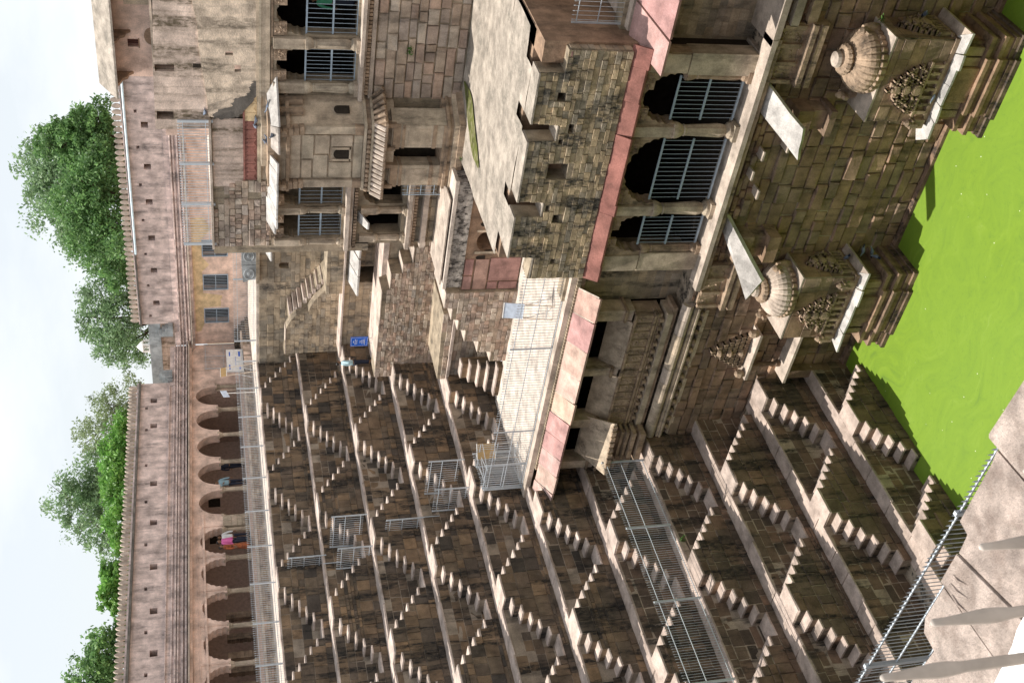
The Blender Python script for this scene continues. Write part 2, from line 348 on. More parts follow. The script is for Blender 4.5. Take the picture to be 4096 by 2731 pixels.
def masonry(st, parent, mat, poly, plane, c, holes=(), ch=(.2, .32), ln=(.3, .7), dep=(.015, .045), gap=.014, courses=None, rough=False, minw=.1):
    """lays courses of blocks on a flat wall face inside poly, round the holes"""
    z0 = min(p[1] for p in poly); z1 = max(p[1] for p in poly)
    if courses is None:
        zs = [z0]
        while zs[-1] < z1 - ch[0]*.6: zs.append(min(z1, zs[-1] + random.uniform(*ch)))
        if z1 - zs[-1] > .02: zs[-1] = z1
        else: zs[-1] = z1
    else: zs = courses
    for a, b in zip(zs, zs[1:]):
        if b - a < .05: continue
        iv = inter(scan(poly, a + (b-a)*.12), scan(poly, b - (b-a)*.12))
        cut = []
        for h in holes:
            for q in (.03, .5, .97):
                cut += scan(h, a + (b-a)*q)
        cut.sort(); iv = sub(iv, cut)
        for s0, s1 in iv:
            if s1 - s0 < minw: continue
            n = max(1, round((s1-s0)/random.uniform(*ln))); ws = [random.uniform(.6, 1.4) for _ in range(n)]; t = sum(ws); x = s0
            for wd in ws:
                wd = wd*(s1-s0)/t; g = gap*random.uniform(.5, 1.5)
                zc = (a+b)/2 + (random.uniform(-.012, .012) if rough else 0)
                d = random.uniform(*dep)
                pos = (x + wd/2, c, zc) if plane == 'y' else (c, x + wd/2, zc)
                st.put(parent, mat, pos, max(.05, wd-g), max(.05, b-a-g), d, plane, rough)
                x += wd
def rect(a, b, c, d): return [(a, c), (b, c), (b, d), (a, d)]
def arch_poly(x0, x1, zb, zs, za, foils=0, n=10):
    """opening outline: straight jambs to the springing zs, then a pointed arch up to za; foils>0 scallops it"""
    xm = (x0+x1)/2; hw = (x1-x0)/2; H = za-zs
    def P(t):   # t 0..1 from springing to apex on the right
        a = t*PI/2; return (hw*math.cos(a)**.85 if t < 1 else 0, H*math.sin(a)**(1.0))
    right = []
    if foils:
        for f in range(foils):
            p = P(f/foils); q = P((f+1)/foils); dx, dz = q[0]-p[0], q[1]-p[1]; l = math.hypot(dx, dz); nx, nz_ = dz/l, -dx/l
            for k in range(4):
                u = k/4; bul = math.sin(u*PI)*l*.24
                right.append((p[0]+dx*u + nx*bul, p[1]+dz*u + nz_*bul))
        right.append((0, H*1.05))
    else:
        for k in range(n+1):
            p = P(k/n); right.append((p[0], p[1]*(1 + .06*(k/n)**4)))
    pts = [(x0, zb), (x1, zb)] + [(xm + a, zs + b) for a, b in right] + [(xm - a, zs + b) for a, b in right[::-1][1:]]
    return pts
def notched(s0, s1, zb, zt, holes):
    """outline of a wall whose arches are open at the bottom"""
    pts = [(s0, zb)]
    for h in sorted(holes, key=lambda h: min(p[0] for p in h)):
        a, b = min(p[0] for p in h[:2]), max(p[0] for p in h[:2])
        pts += [(a, zb)] + [p for p in h[2:]][::-1] + [(b, zb)]
    return pts + [(s1, zb), (s1, zt), (s0, zt)]
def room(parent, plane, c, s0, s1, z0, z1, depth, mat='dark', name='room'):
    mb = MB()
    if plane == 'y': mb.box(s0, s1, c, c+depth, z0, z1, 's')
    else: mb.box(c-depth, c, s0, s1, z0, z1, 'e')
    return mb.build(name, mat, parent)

# ------------------------------------------------------------------ the setting
D_, E_, W_, H_, PP, LP = 1.3443, .7104, .634, 1.9, 5.4293, 1.08
ZW = -20.5
def structure(mb, name, mat): return mb.build(name, mat, kind='structure')
mb = MB().add([(-4, -34, ZW), (46, -34, ZW), (46, 12, ZW), (-4, 12, ZW)], [(0, 1, 2, 3)]); structure(mb, 'water', 'water')
g = MB()
for a, b, c, d in ((-600, -6.5, -600, 900), (-6.5, 41, -600, -33.9), (41, 600, -600, 900), (-6.5, 41, 17.4, 900)): g.add([(a, c, -.12), (b, c, -.12), (b, d, -.12), (a, d, -.12)], [(0, 1, 2, 3)])
M['earth'] = stone_mat('dusty_ground', [(.30, .24, .17), (.30, .24, .17)], stain=0, bstr=.4)
structure(g, 'ground', 'earth')
# west terrace in front of the arcade, then the north walk
tw = MB().box(-4.05, -.05, -33.6, 16.4, -.2, -.004); tw.box(-6.5, -4.05, -33.6, 16.4, -.2, .05); tw.box(-.05, 13.1, 8.05, 16.4, -.12, -.004)
structure(tw, 'terrace_paving', M['terr'])
step_slabs = thing('arcade_plinth', 'low rubble plinth with worn slabs running under the pillars of the pink arcade', 'plinth', (-4.3, -8, 0))
mb = MB().box(-6.4, -4.12, -33, 14.6, 0.0, .40); mb.build('core', 'pal_mort', step_slabs)
st = Stones(step_slabs)
masonry(st, step_slabs, 'rub', rect(-31, 14.5, .0, .40), 'x', -4.12, ch=(.13, .15), ln=(.25, .6), dep=(.01, .05), rough=True); st.done()
mb = MB()
y = -31
while y < 14.4:
    l = random.uniform(.7, 1.3); mb.box(-6.3, -4.04 + random.uniform(-.02, .03), y, y+l-.015, .40, .50); y += l
mb.build('capping_slabs', 'ledge', step_slabs, kind='stuff')
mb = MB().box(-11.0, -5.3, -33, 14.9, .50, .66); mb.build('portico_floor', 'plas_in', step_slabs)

# ------------------------------------------------------------------ the tiers of stairs
unit = bpy.data.meshes.new('slab_unit')
unit.from_pydata([(x, y, z) for z in (-.5, .5) for y in (-.5, .5) for x in (-.5, .5)], [], [(0, 2, 3, 1), (4, 5, 7, 6), (0, 1, 5, 4), (2, 6, 7, 3), (0, 4, 6, 2), (1, 3, 7, 5)]); unit.update()
def slab_mesh(mat, k=0):
    key = ('slab', mat, k)
    if key not in _blk:
        r = random.Random(k*17+5); me = bpy.data.meshes.new('slab')
        # worn slab: softened top edge, a chipped corner
        b = .03; vs = []
        for z, q in ((-.5, 0), (.30, 0), (.5, b)):
            for x, y in ((-.5, -.5), (.5, -.5), (.5, .5), (-.5, .5)):
                jx, jy = (r.uniform(-.012, .012), r.uniform(-.012, .012)) if z > 0 else (0, 0)
                vs.append((x*(1-2*q*.6)+jx, y*(1-2*q*.4)+jy, z + (r.uniform(-.06, .0) if z == .5 else 0)))
        if k % 3 == 0: vs[8+1] = (vs[9][0]-.07, vs[9][1]+.05, vs[9][2]-.12); vs[5] = (vs[5][0]-.05, vs[5][1]+.03, vs[5][2])
        fs = [(3, 2, 1, 0)] + [(j*4+i, j*4+(i+1) % 4, (j+1)*4+(i+1) % 4, (j+1)*4+i) for j in range(2) for i in range(4)] + [(8, 9, 10, 11)]
        me.from_pydata(vs, [], fs); me.update(); me.materials.append(M[mat]); _blk[key] = me
    return _blk[key]
def slab(name, mat, parent, x0, x1, y0, y1, z0, z1):
    j = random.gauss
    return inst(name, slab_mesh(mat, random.randrange(12)), parent, ((x0+x1)/2, (y0+y1)/2, (z0+z1)/2+j(0, .005)), (x1-x0, y1-y0, z1-z0), (j(0, .010), j(0, .010), j(0, .012)))
yend = [7.6, 6.2, 5.6, 3.6, 2.2, -7.15, -7.7, -8.1, -8.12, -8.12, -8.12]
ynorth = [8.05, 8.0, 7.9, 7.4, 6.0, -.2, -7.0, -8.0, -8.0, -8.0, -8.0]
yvis = [-12, -13, -14, -15, -16.5, -17.5, -18.5, -19.5, -20.5, -22, -23]
names_ = 0
names = ['topmost', 'second', 'third', 'fourth', 'fifth', 'sixth', 'seventh', 'eighth', 'ninth', 'tenth', 'lowest']
T = .345; R = .262
def halfw(z, zt):      # half width of a stair block at height z below its top zt
    i = min(6, max(0, math.ceil((zt - z)/R - 1e-4)))
    return LP/2 + T*min(i, 5)
for k in range(11):
    xk, zk = k*D_, -k*H_; zb = zk - H_ if k < 10 else ZW - .35
    low = k >= 6
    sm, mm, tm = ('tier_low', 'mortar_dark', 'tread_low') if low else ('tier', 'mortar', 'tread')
    where = ['just below the arcade railing', 'with the narrow railing panel on its ledge', 'beside the man reading the blue sign', 'abutting the big masonry block', 'above the fenced terrace',
             'level with the pale fenced terrace', 'under the pink eave', 'carrying the long spiked railing', 'below the long railing', 'two above the green water', 'rising straight out of the green water'][k]
    tw_ = thing('stair_tier', f'{names[k]} tier of zigzag stair blocks, {where}', 'stepped wall', (xk, -12, zk), 'stair tiers of the stepwell side')
    ys = -33.6 + xk + .7
    core = MB().box(xk-2.3, xk, ys, ynorth[k], zb-.3, zk-.06)
    core.build('core', mm, tw_)
    st = Stones(tw_)
    # ledge paving
    y = max(ys, yvis[k]-6)
    core2 = MB().box(xk-W_-.8, xk-.01, ys, y, zk-.06, zk)
    core2.build('ledge', tm, tw_)
    while y < ynorth[k]:
        l = random.uniform(.8, 1.5); y1 = min(y+l, ynorth[k])
        if y1 - y > .15: slab('ledge_slab', tm, tw_, xk-W_-.15, xk+random.uniform(0, .018), y, y1-.012, zk-.08, zk+random.uniform(-.006, .006))
        y = y1
    cs = []
    c0 = (-10.857 + (0 if k % 2 == 0 else PP/2)) - LP/2
    j = -6
    while c0 + PP*j < ynorth[k]:
        c = c0 + PP*j; j += 1
        if c - 2.4 > ys: cs.append(c)
    vis = [c for c in cs if c > yvis[k]-3.5 and c + .3 < yend[k] + (.6 if k not in (5, 6) else -1)]
    xf = xk + E_
    solid = []
    for c in cs:
        full = c in vis
        if not full and c > yvis[k]: continue
        solid.append(c)
        prof = [(c-LP/2-5*T-.45, zb), (c+LP/2+5*T+.45, zb), (c+LP/2+5*T+.45, zk-6*R)]
        for i in range(5, 0, -1): prof += [(c+LP/2+T*i, zk-(i+1)*R), (c+LP/2+T*i, zk-i*R)]
        prof += [(c+LP/2, zk-R), (c+LP/2, zk), (c-LP/2, zk), (c-LP/2, zk-R)]
        for i in range(1, 6): prof += [(c-LP/2-T*i, zk-i*R), (c-LP/2-T*i, zk-(i+1)*R)]
        prof += [(c-LP/2-5*T-.45, zk-6*R)]
        prof = [(min(a, ynorth[k]), b-.05 if b > zb+.01 else b-.3) for a, b in prof]
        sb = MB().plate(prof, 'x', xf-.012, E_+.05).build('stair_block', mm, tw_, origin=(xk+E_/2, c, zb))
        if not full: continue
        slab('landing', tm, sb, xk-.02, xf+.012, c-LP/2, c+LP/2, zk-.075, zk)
        for s_ in (-1, 1):
            for i in range(1, 6):
                a, b = sorted((c+s_*(LP/2+T*(i-1)), c+s_*(LP/2+T*i+.012)))
                if b > ynorth[k]: continue
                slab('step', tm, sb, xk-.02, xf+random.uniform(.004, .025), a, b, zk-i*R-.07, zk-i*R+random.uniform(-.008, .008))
            a, b = sorted((c+s_*(LP/2+5*T), c+s_*(LP/2+5*T+.45)))
            if b < ynorth[k]: slab('landing', tm, sb, xk-.02, xf+.012, a, b, zk-6*R-.07, zk-6*R)
        # front face
        crs = [zb] + [zk-i*R for i in range(6, -1, -1)]
        crs = [zb, zk-6*R-.07] + [zk-i*R-.07 for i in range(5, -1, -1)]
        if k == 10: crs = [ZW-.3] + crs[1:]
        q = 0
        while q < len(crs)-1:
            za, zc = crs[q], crs[q+1]; i = len(crs)-2-q
            hw = LP/2 + T*min(i, 5) + (.45 if i >= 6 else 0)
            if q and i >= 1 and random.random() < .62:      # tall blocks through two courses, small ones at the ends
                zt_ = crs[q+2]; h2_ = LP/2 + T*min(i-1, 5)
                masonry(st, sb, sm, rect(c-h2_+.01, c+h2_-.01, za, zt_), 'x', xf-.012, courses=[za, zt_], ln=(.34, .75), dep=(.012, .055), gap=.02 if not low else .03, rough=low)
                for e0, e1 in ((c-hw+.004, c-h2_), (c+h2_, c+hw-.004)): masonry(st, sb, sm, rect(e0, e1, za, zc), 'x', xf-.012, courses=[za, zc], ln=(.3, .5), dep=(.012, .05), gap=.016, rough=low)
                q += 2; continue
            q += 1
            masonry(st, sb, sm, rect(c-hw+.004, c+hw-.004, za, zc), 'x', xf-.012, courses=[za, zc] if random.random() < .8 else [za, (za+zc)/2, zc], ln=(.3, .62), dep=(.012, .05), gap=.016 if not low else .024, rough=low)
        # riser ends facing south are dressed too
        for i in range(1, 6):
            yy = c - LP/2 - T*(i-1)
            st.put(sb, sm, ((xk+xf)/2, yy, zk-(i-.5)*R-.06), E_-.03, R-.03, .012, 'y', False)
    # wall between the blocks
    lo = max(ys, yvis[k]-4)
    crs = [zb]
    while crs[-1] < zk-.09-.2: crs.append(crs[-1] + random.uniform(.26, .44))
    crs[-1] = zk-.085
    for a, b in zip(crs, crs[1:]):
        zc = (a+b)/2
        iv = [(lo, ynorth[k])]
        cut = sorted([(c-(halfw(b, zk) if b > zk-6*R else 2.71), c+(halfw(b, zk) if b > zk-6*R else 2.71)) for c in solid])
        for s0, s1 in sub(iv, cut):
            if s1 - s0 > .15: masonry(st, tw_, sm, rect(s0, s1, a, b), 'x', xk-.012, courses=[a, b], ln=(.35, .8), dep=(.008, .035), rough=low, gap=.016 if not low else .026)
    st.done()

# south side of the well (below the viewer): plain tiers, mostly out of frame
ss = thing('south_stair_side', 'shadowed stepped side of the well directly below the viewer, under the near paving', 'stepped wall', (20, -30, -10))
mb = MB()
for k in range(11):
    yk = -33.9 + k*D_; mb.box(k*D_, 41, -36, yk, -k*H_-H_-.2, -k*H_-(.05 if k == 0 else 0))
mb.build('tiers', 'tier', ss)
# far east side
es = thing('east_stair_side', 'stepped side of the well beyond the right edge of the view', 'stepped wall', (41, -20, -10))
mb = MB()
for k in range(11): mb.box(45.5-k*D_, 50, -34+k*D_, -8, -k*H_-H_-.2, -k*H_)
mb.build('tiers', 'tier', es)

# ------------------------------------------------------------------ railings
def spear_mesh(key, h, r, mat):
    kk = ('spear', key)
    if kk not in _blk:
        mb = MB().tube((0, 0, 0), (0, 0, h-.09), r, 4); mb.tube((0, 0, h-.09), (0, 0, h-.055), r, 4, r*2.0); mb.tube((0, 0, h-.055), (0, 0, h), r*2.0, 4, .001)
        me = bpy.data.meshes.new('bar'); me.from_pydata(mb.v, [], mb.f); me.update(); me.materials.append(M[mat]); _blk[kk] = me
    return _blk[kk]
def railing(name, label, p0, p1, h, sp, rails, mat='galv', r=.008, posts=(), group=None, post_w=.05, spear=True, limit=290, base=0.0):
    a, b = Vector(p0), Vector(p1); d = b-a; L_ = d.length; u = d/L_
    t = thing(name, label, 'railing', p0, group)
    for z in rails:
        MB().tube(a+Vector((0, 0, z)), b+Vector((0, 0, z)), .016, 4).build('rail', mat, t)
    for s_ in posts:
        p = a+u*s_*L_; ww = post_w/2
        MB().box(p.x-ww, p.x+ww, p.y-ww, p.y+ww, p.z-.15, p.z+h-.03).build('post', mat, t)
    n = int(L_/sp); me = spear_mesh((round(h, 3), r, mat, spear), h-base, r, mat) if spear else None
    if me is None:
        kk = ('bar', round(h, 3), r, mat)
        if kk not in _blk:
            mb = MB().tube((0, 0, 0), (0, 0, h-base), r, 4); m2 = bpy.data.meshes.new('bar'); m2.from_pydata(mb.v, [], mb.f); m2.update(); m2.materials.append(M[mat]); _blk[kk] = m2
        me = _blk[kk]
    an = math.atan2(u.y, u.x)
    for i in range(min(n+1, limit)):
        p = a+u*(i+.5)*L_/(n+1); inst('bar', me, t, (p.x, p.y, p.z+base), (1, 1, 1), (random.uniform(-.006, .006), random.uniform(-.006, .006), an))
    return t
railing('railing', 'long spiked grey railing on the terrace edge in front of the pink arcade', (-.12, 8.3, 0), (-.12, -13.5, 0), 1.08, .105, (.10, .88), posts=[i/11 for i in range(12)], limit=215, r=.007)
railing('railing', 'short spiked railing on the north edge of the top terrace below the yellow wall', (1.2, 8.35, 0), (13, 8.35, 0), 1.08, .115, (.10, .88), posts=(0, .33, .66, 1))
railing('railing', 'long spiked railing on the eighth ledge above the dark lower stairs', (7*D_-.05, -8.7, -7*H_), (7*D_-.05, -21.5, -7*H_), 1.72, .098, (.08, .95, 1.52), posts=[i/4.05 for i in range(5)], post_w=.06, r=.0062)
railing('railing', 'spiked railing along the front edge of the pale terrace over the pink eave', (17.7, -6.98, -9.42), (6.35, -6.98, -9.42), 1.62, .125, (.04, .82, 1.45), posts=(.355, .72, 1.0), r=.009)
railing('railing', 'short return of spiked railing closing the terrace end against the stair tiers', (6.35, -6.98, -9.42), (6.2, -4.9, -9.42), 1.62, .12, (.04, 1.45), posts=(1.0,), r=.009)
railing('railing', 'spiked railing on the right hand terrace casting barred shadows', (26.0, -7.0, -9.42), (31, -7.0, -9.42), 1.62, .14, (.04, .82, 1.45), posts=(.0,), r=.009)
railing('railing', 'spiked railing seen from above beyond the edge of the near paving', (19.8, -28.15, -7.55), (33, -28.15, -7.55), 1.15, .092, (.08, .6, 1.06), posts=(.25, .499, .75), post_w=.06, r=.0065)
for k, y0, y1, hh in ((1, -5.55, -5.55, 1.45), (2, -6.35, -6.35, 1.45), (3, -6.2, -6.2, 1.45), (4, -5.95, -5.95, 1.45)):
    xk = k*D_
    railing('barrier', f'narrow spiked barrier closing the ledge of the {names[k]} tier of stairs', (xk-D_+.05, y0, -k*H_), (xk+.02, y1, -k*H_), hh, .13, (.12, .75, 1.25), posts=(0, 1), group='barriers down the stair tiers', post_w=.035)
pp_ = thing('rail_pipe', 'thin grey pipe dropping down the tiers between the ledge barriers', 'pipe', (0, -6, 0))
for k, y0 in ((0, -5.55), (1, -6.0), (2, -6.35), (3, -6.2), (4, -5.95)):
    MB().tube((k*D_+.04, y0, -k*H_+.02), (k*D_+.04, y0, -k*H_-.75), .018, 5).build('pipe_length', 'galv', pp_)
for k, y0 in ((2, -5.2), (4, -5.0)):
    xk = k*D_
    railing('barrier', f'small side barrier standing on the stairs above the {names[k]} ledge', (xk-D_+.05, y0, -k*H_+.25), (xk+.65, y0, -k*H_+.25), 1.35, .13, (.12, .75, 1.2), posts=(0, 1), group='barriers down the stair tiers', post_w=.035)

# ------------------------------------------------------------------ the pink arcade (west) with its parapet wall
aw = thing('arcade_building', 'long pink plastered arcade with pointed and cusped arches under a stained parapet wall', 'arcade', (-6, 0, 0))
colsy = [11.13, 9.18, 7.18, 5.23, 2.95, .77, -1.23, -3.22, -5.29, -7.35, -9.4, -11.45, -13.5, -15.6, -17.7, -19.8, -21.9, -24]
edges = [13.01] + colsy
holes = []
for i in range(len(edges)-1):
    a, b = edges[i+1], edges[i]
    a += .47 if edges[i+1] == 2.95 else .2; b -= .47 if edges[i] == 2.95 else .2
    if i == 0: b -= .0
    holes.append(arch_poly(a, b, 1.92, 1.97, 3.02, foils=0 if i < 5 else 6))
MB().plate(notched(-33, 13.02, 1.9, 3.52, holes), 'x', -6.0, .55).build('arch_wall', 'plas', aw)
MB().box(-6.5, -6.0, 13.02, 16.4, .0, 3.52).build('end_wall', 'plas', aw)
MB().box(-6.05, -5.93, -33, 3.42, 2.86, 2.96).build('string_course', 'plas', aw)
for i, h in enumerate(holes):
    if i >= 5:
        y0, y1 = min(p[0] for p in h), max(p[0] for p in h)
        mb = MB(); mb.box(-6.0, -5.96, y0-.14, y0-.10, 1.95, 3.2); mb.box(-6.0, -5.96, y1+.10, y1+.14, 1.95, 3.2); mb.box(-6.0, -5.96, y0-.14, y1+.14, 3.2, 3.24)
        mb.build('arch_frame', 'plas', aw)
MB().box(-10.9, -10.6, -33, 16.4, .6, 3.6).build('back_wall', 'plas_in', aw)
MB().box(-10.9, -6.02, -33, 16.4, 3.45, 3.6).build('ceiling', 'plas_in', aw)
for y in (14.6, 13.3, 11.0, 8.2, 5.6):
    MB().box(-10.6, -10.55, y-.28, y+.28, 1.98, 2.62).build('high_opening', 'dark', aw)
MB().box(-10.6, -6.5, 12.9, 13.0, .6, 3.5).build('cross_wall', 'plas_in', aw)
for yc in colsy + [13.0, 3.36, 2.53]:
    if yc == 2.95: continue
    prof = [(.19, .66), (.19, .80), (.15, .84), (.15, .90), (.125, .92), (.115, 1.72), (.15, 1.76), (.15, 1.80), (.20, 1.88), (.23, 1.95), (.23, 1.99)]
    MB().lathe(-6.2, yc, [(a*1.0, b) for a, b in prof], 8, rot=PI/8).build('pillar', 'ashlar', aw, origin=(-6.2, yc, .66))
pier = MB().box(-6.4, -6.03, 2.62, 3.28, .66, 1.97).build('pier', 'pal_mort', aw)
st = Stones(aw); masonry(st, pier, 'ashlar', rect(2.64, 3.26, .7, 1.95), 'x', -6.03, ch=(.24, .3), ln=(.25, .5)); st.done()
carved = [(-9.6, 1.6), (-7.7, 1.6), (-8.7, -1.2), (-8.3, -3.6), (-9.3, -5.2), (-8.2, -7.0), (-8.9, -1.9)]
for x_, y_ in [(-8.6, -1.0), (-8.8, -2.1), (-8.6, -3.3), (-8.9, -3.9), (-8.6, -5.0), (-8.5, -6.6)]:
    mb = MB()
    for q in range(7): mb.box(x_-.16-.02*(q % 2), x_+.16+.02*(q % 2), y_-.16-.02*(q % 2), y_+.16+.02*(q % 2), .66+q*.19, .66+(q+1)*.19-.01)
    cp = mb.build('carved_fragment', 'carv', None, origin=(x_, y_, .66))
    tag(cp, {-1.0: 'carved stone pillar stored behind the third cusped arch, nearest its pillar', -2.1: 'carved stone pillar stored in the middle of the third cusped arch', -3.3: 'carved stone pillar stored behind a pillar between the third and fourth cusped arch', -3.9: 'carved stone pillar at the right of the fourth cusped arch', -5.0: 'carved stone pillar at the left of the fourth cusped arch', -6.6: 'carved stone pillar in the leftmost cusped arch in view'}[y_], 'stone pillar', 'carved pillars stored inside the arcade')
def par(y): return .016*(14-y)          # the parapet creeps up towards the south
def wallpiece(name, y0, y1, x0, x1, za, zb, mat, parent=None):
    pr = parent or aw; mb = MB(); n = max(1, int((y1-y0)/6))
    for i in range(n):
        a, b = y0+(y1-y0)*i/n, y0+(y1-y0)*(i+1)/n
        vs = [(x0, a, za+par(a)), (x1, a, za+par(a)), (x1, b, za+par(b)), (x0, b, za+par(b)), (x0, a, zb+par(a)), (x1, a, zb+par(a)), (x1, b, zb+par(b)), (x0, b, zb+par(b))]
        mb.add(vs, [(0, 3, 2, 1), (4, 5, 6, 7), (0, 1, 5, 4), (1, 2, 6, 5), (2, 3, 7, 6), (3, 0, 4, 7)])
    return mb.build(name, mat, pr)
wallpiece('eave_slab', -33, 16.3, -6.5, -5.5, 3.36, 3.43, 'ledge')
wallpiece('eave_underside', -33, 16.3, -6.4, -5.75, 3.24, 3.36, 'plas')
for z, o_ in ((3.50, .22), (3.66, .16), (3.86, .10), (3.98, .14), (4.15, .05)): wallpiece('moulding', -33, 16.4, -6.5, -6.0+o_, z, z+.07, 'plas_up')
wallpiece('moulding', -33, 13.0, -6.5, -5.90, 4.42, 4.47, 'plas_up')
wallpiece('wall_base', -33, 16.4, -6.5, -6.02, 3.40, 4.44, 'plas_up')
hl = [(11.96, 5.3), (10.01, 5.3), (5.85, 5.28), (3.26, 5.27), (.5, 5.25), (-2.06, 5.24), (-4.36, 5.23), (-6.9, 5.22)]
hs = [(11.39, 5.68), (9.74, 5.67), (7.15, 5.66), (4.64, 5.64), (1.89, 5.62), (-.76, 5.60), (-3.2, 5.57), (-5.44, 5.55), (-7.8, 5.53)]
hol = [rect(y-.17, y+.17, z-.17, z+.17) for y, z in hl[0:]] + [rect(y-.10, y+.10, z-.07, z+.07) for y, z in hs]
MB().plate([(-33, 4.44), (13.35, 4.44), (13.35, 6.0+par(13.3)), (-33, 6.0+par(-33))], 'x', -6.05, .42, hol).build('parapet_wall', 'plas_up', aw)
MB().box(-6.56, -6.46, -33, 13.3, 4.4, 5.99).build('parapet_back', 'brownp', aw)
wallpiece('drip_course', -33, 13.3, -6.5, -5.82, 5.96, 6.07, 'soot')
wallpiece('merlon_base', -33, 13.3, -6.4, -5.98, 6.07, 6.17, 'plas_up')
pts = [(-.05, 0), (.05, 0), (.105, .13), (.112, .27), (.065, .40), (0, .47), (-.065, .40), (-.112, .27), (-.105, .13)]
mb = MB().plate(pts, 'x', .05, .10); mm_ = bpy.data.meshes.new('merlon'); mm_.from_pydata(mb.v, [], mb.f); mm_.update(); mm_.materials.append(M['ledge'])
mb = MB().plate(pts, 'y', -.05, .10); mm2 = bpy.data.meshes.new('merlon'); mm2.from_pydata(mb.v, [], mb.f); mm2.update(); mm2.materials.append(M['ledge'])
y = 13.2
while y > -14: inst('merlon', mm_, aw, (-6.18, y, 6.16+par(y)), (1, random.uniform(.93, 1.05), random.uniform(.92, 1.05)), (0, random.uniform(-.04, .04), random.uniform(-.05, .05))); y -= .285

# ------------------------------------------------------------------ north wall: yellow and pink, barred windows
nw = thing('north_wall', 'pink and yellow washed wall with barred windows and a leaf battlement behind the palace', 'wall', (-6, 16.5, 0))
wins = [(-4.34, -3.37), (-1.92, -.93), (.42, 1.42)]
MB().plate(rect(-6, 24, -.9, 3.0), 'y', 16.5, .4, [rect(a, b, 1.10, 2.38) for a, b in wins]).build('plaster_wall', 'plas', nw)
oc = [(-5.0, 2.62), (-5.05, 2.9), (2.9, 2.96), (3.0, 2.3), (2.2, 1.9), (1.55, 2.42), (.35, 2.45), (-.2, 2.05), (-.7, 2.46), (-2.2, 2.44), (-2.4, 1.4), (-3.2, 1.5), (-3.25, 2.44), (-4.5, 2.46)]
MB().plate(oc, 'y', 16.494, .004).build('yellow_wash', 'ochre', nw)
for a, b in wins:
    f = MB(); f.box(a-.05, a, 16.46, 16.6, 1.05, 2.43); f.box(b, b+.05, 16.46, 16.6, 1.05, 2.43); f.box(a, b, 16.46, 16.6, 1.05, 1.10); f.box(a, b, 16.46, 16.6, 2.38, 2.43); f.box(a, b, 16.5, 16.54, 1.72, 1.76)
    fo = f.build('window_frame', 'metal', nw)
    for i in range(9): MB().tube((a+(i+.5)*(b-a)/9, 16.52, 1.1), (a+(i+.5)*(b-a)/9, 16.52, 2.38), .014, 4).build('bar', 'metal', fo)
    MB().box(a-.02, b+.02, 16.9, 16.95, 1.0, 2.5).build('window_void', 'dark', fo)
for x_, z_ in ((-2.75, 1.35), (-5.15, 1.3), (2.6, 1.3)):
    MB().plate(arch_poly(x_-.14, x_+.14, z_-.16, z_, z_+.14), 'y', 16.485, .03).build('lamp_niche', 'plas', nw)
def npiece(name, z0, z1, y, mat): return MB().box(-6, 24, y, 16.9, z0, z1).build(name, mat, nw)
npiece('eave_slab', 3.12, 3.20, 15.9, 'ledge'); npiece('eave_underside', 2.99, 3.12, 16.1, 'plas_up')
for z, y_ in ((3.24, 16.25), (3.42, 16.32), (3.62, 16.38), (3.78, 16.3)): npiece('moulding', z, z+.08, y_, 'plas_up')
npiece('wall_base', 3.2, 4.12, 16.46, 'plas_up')
hh = [(6.15, 4.95), (3.99, 4.99), (1.66, 5.0), (-.53, 5.0), (-2.83, 5.0), (8.6, 4.95)]
h2 = [(9.36, 5.34), (7.3, 5.34), (5.05, 5.36), (2.82, 5.37), (.59, 5.37), (-1.58, 5.36), (-3.76, 5.37)]
MB().plate(rect(-4.35, 24, 4.12, 5.88), 'y', 16.5, .42, [rect(x-.17, x+.17, z-.17, z+.17) for x, z in hh]+[rect(x-.09, x+.09, z-.07, z+.07) for x, z in h2]).build('parapet_wall', 'plas_up', nw)
MB().box(-4.35, 24, 16.93, 17.0, 4.1, 5.87).build('parapet_back', 'brownp', nw)
MB().box(-4.35, 24, 16.28, 16.95, 5.86, 5.95).build('drip_course', 'soot', nw)
MB().box(-4.3, 24, 16.42, 16.8, 5.95, 6.02).build('merlon_base', 'plas_up', nw)
x = -4.15
while x < 15: inst('merlon', mm2, nw, (x, 16.62, 6.0), (random.uniform(1.02, 1.16), 1, random.uniform(.92, 1.05)), (random.uniform(-.04, .04), 0, random.uniform(-.05, .05))); x += .335
mb = MB().tube((.8, 16.24, 5.86), (24, 16.24, 5.80), .06, 8); tag(mb.build('water_pipe', 'pipe', None, origin=(12, 16.24, 5.83)), 'pale blue pipe running just under the leaf battlement of the north wall', 'pipe')
# stair heads and the small kiosk in the corner gap
ks = thing('corner_kiosk', 'small white domed kiosk on the grey parapet in the gap of the battlement', 'kiosk', (-6.4, 16.8, 5.2))
MB().box(-9.2, -4.5, 16.7, 17.1, 4.9, 5.55).build('parapet', 'bluegrey', ks)
mb = MB().box(-6.75, -6.1, 16.7, 17.2, 5.55, 5.62)
for dx in (-.26, .26):
    for dy in (0, .35): mb.box(-6.42+dx-.05, -6.42+dx+.05, 16.75+dy, 16.87+dy, 5.62, 5.92)
mb.build('base_and_posts', 'white', ks)
MB().lathe(-6.42, 16.95, [(.36, 5.92), (.36, 5.96), (.3, 6.05), (.16, 6.18), (.02, 6.30)], 8, rot=PI/8).build('dome', 'white', ks)
MB().box(-9.2, -4.4, 17.2, 17.3, 4.1, 4.95).build('rear_wall', 'plas_blk', ks)
for i in range(4):
    MB().box(-6.45, -5.9, 13.35+i*.22, 13.6+i*.22, 4.3, 4.55+.0+i*.16).build('step', 'bluegrey', ks)
    MB().box(-4.5-i*.2, -4.3-i*.2, 16.2, 16.8, 4.2, 4.45+i*.18).build('step', 'bluegrey', ks)
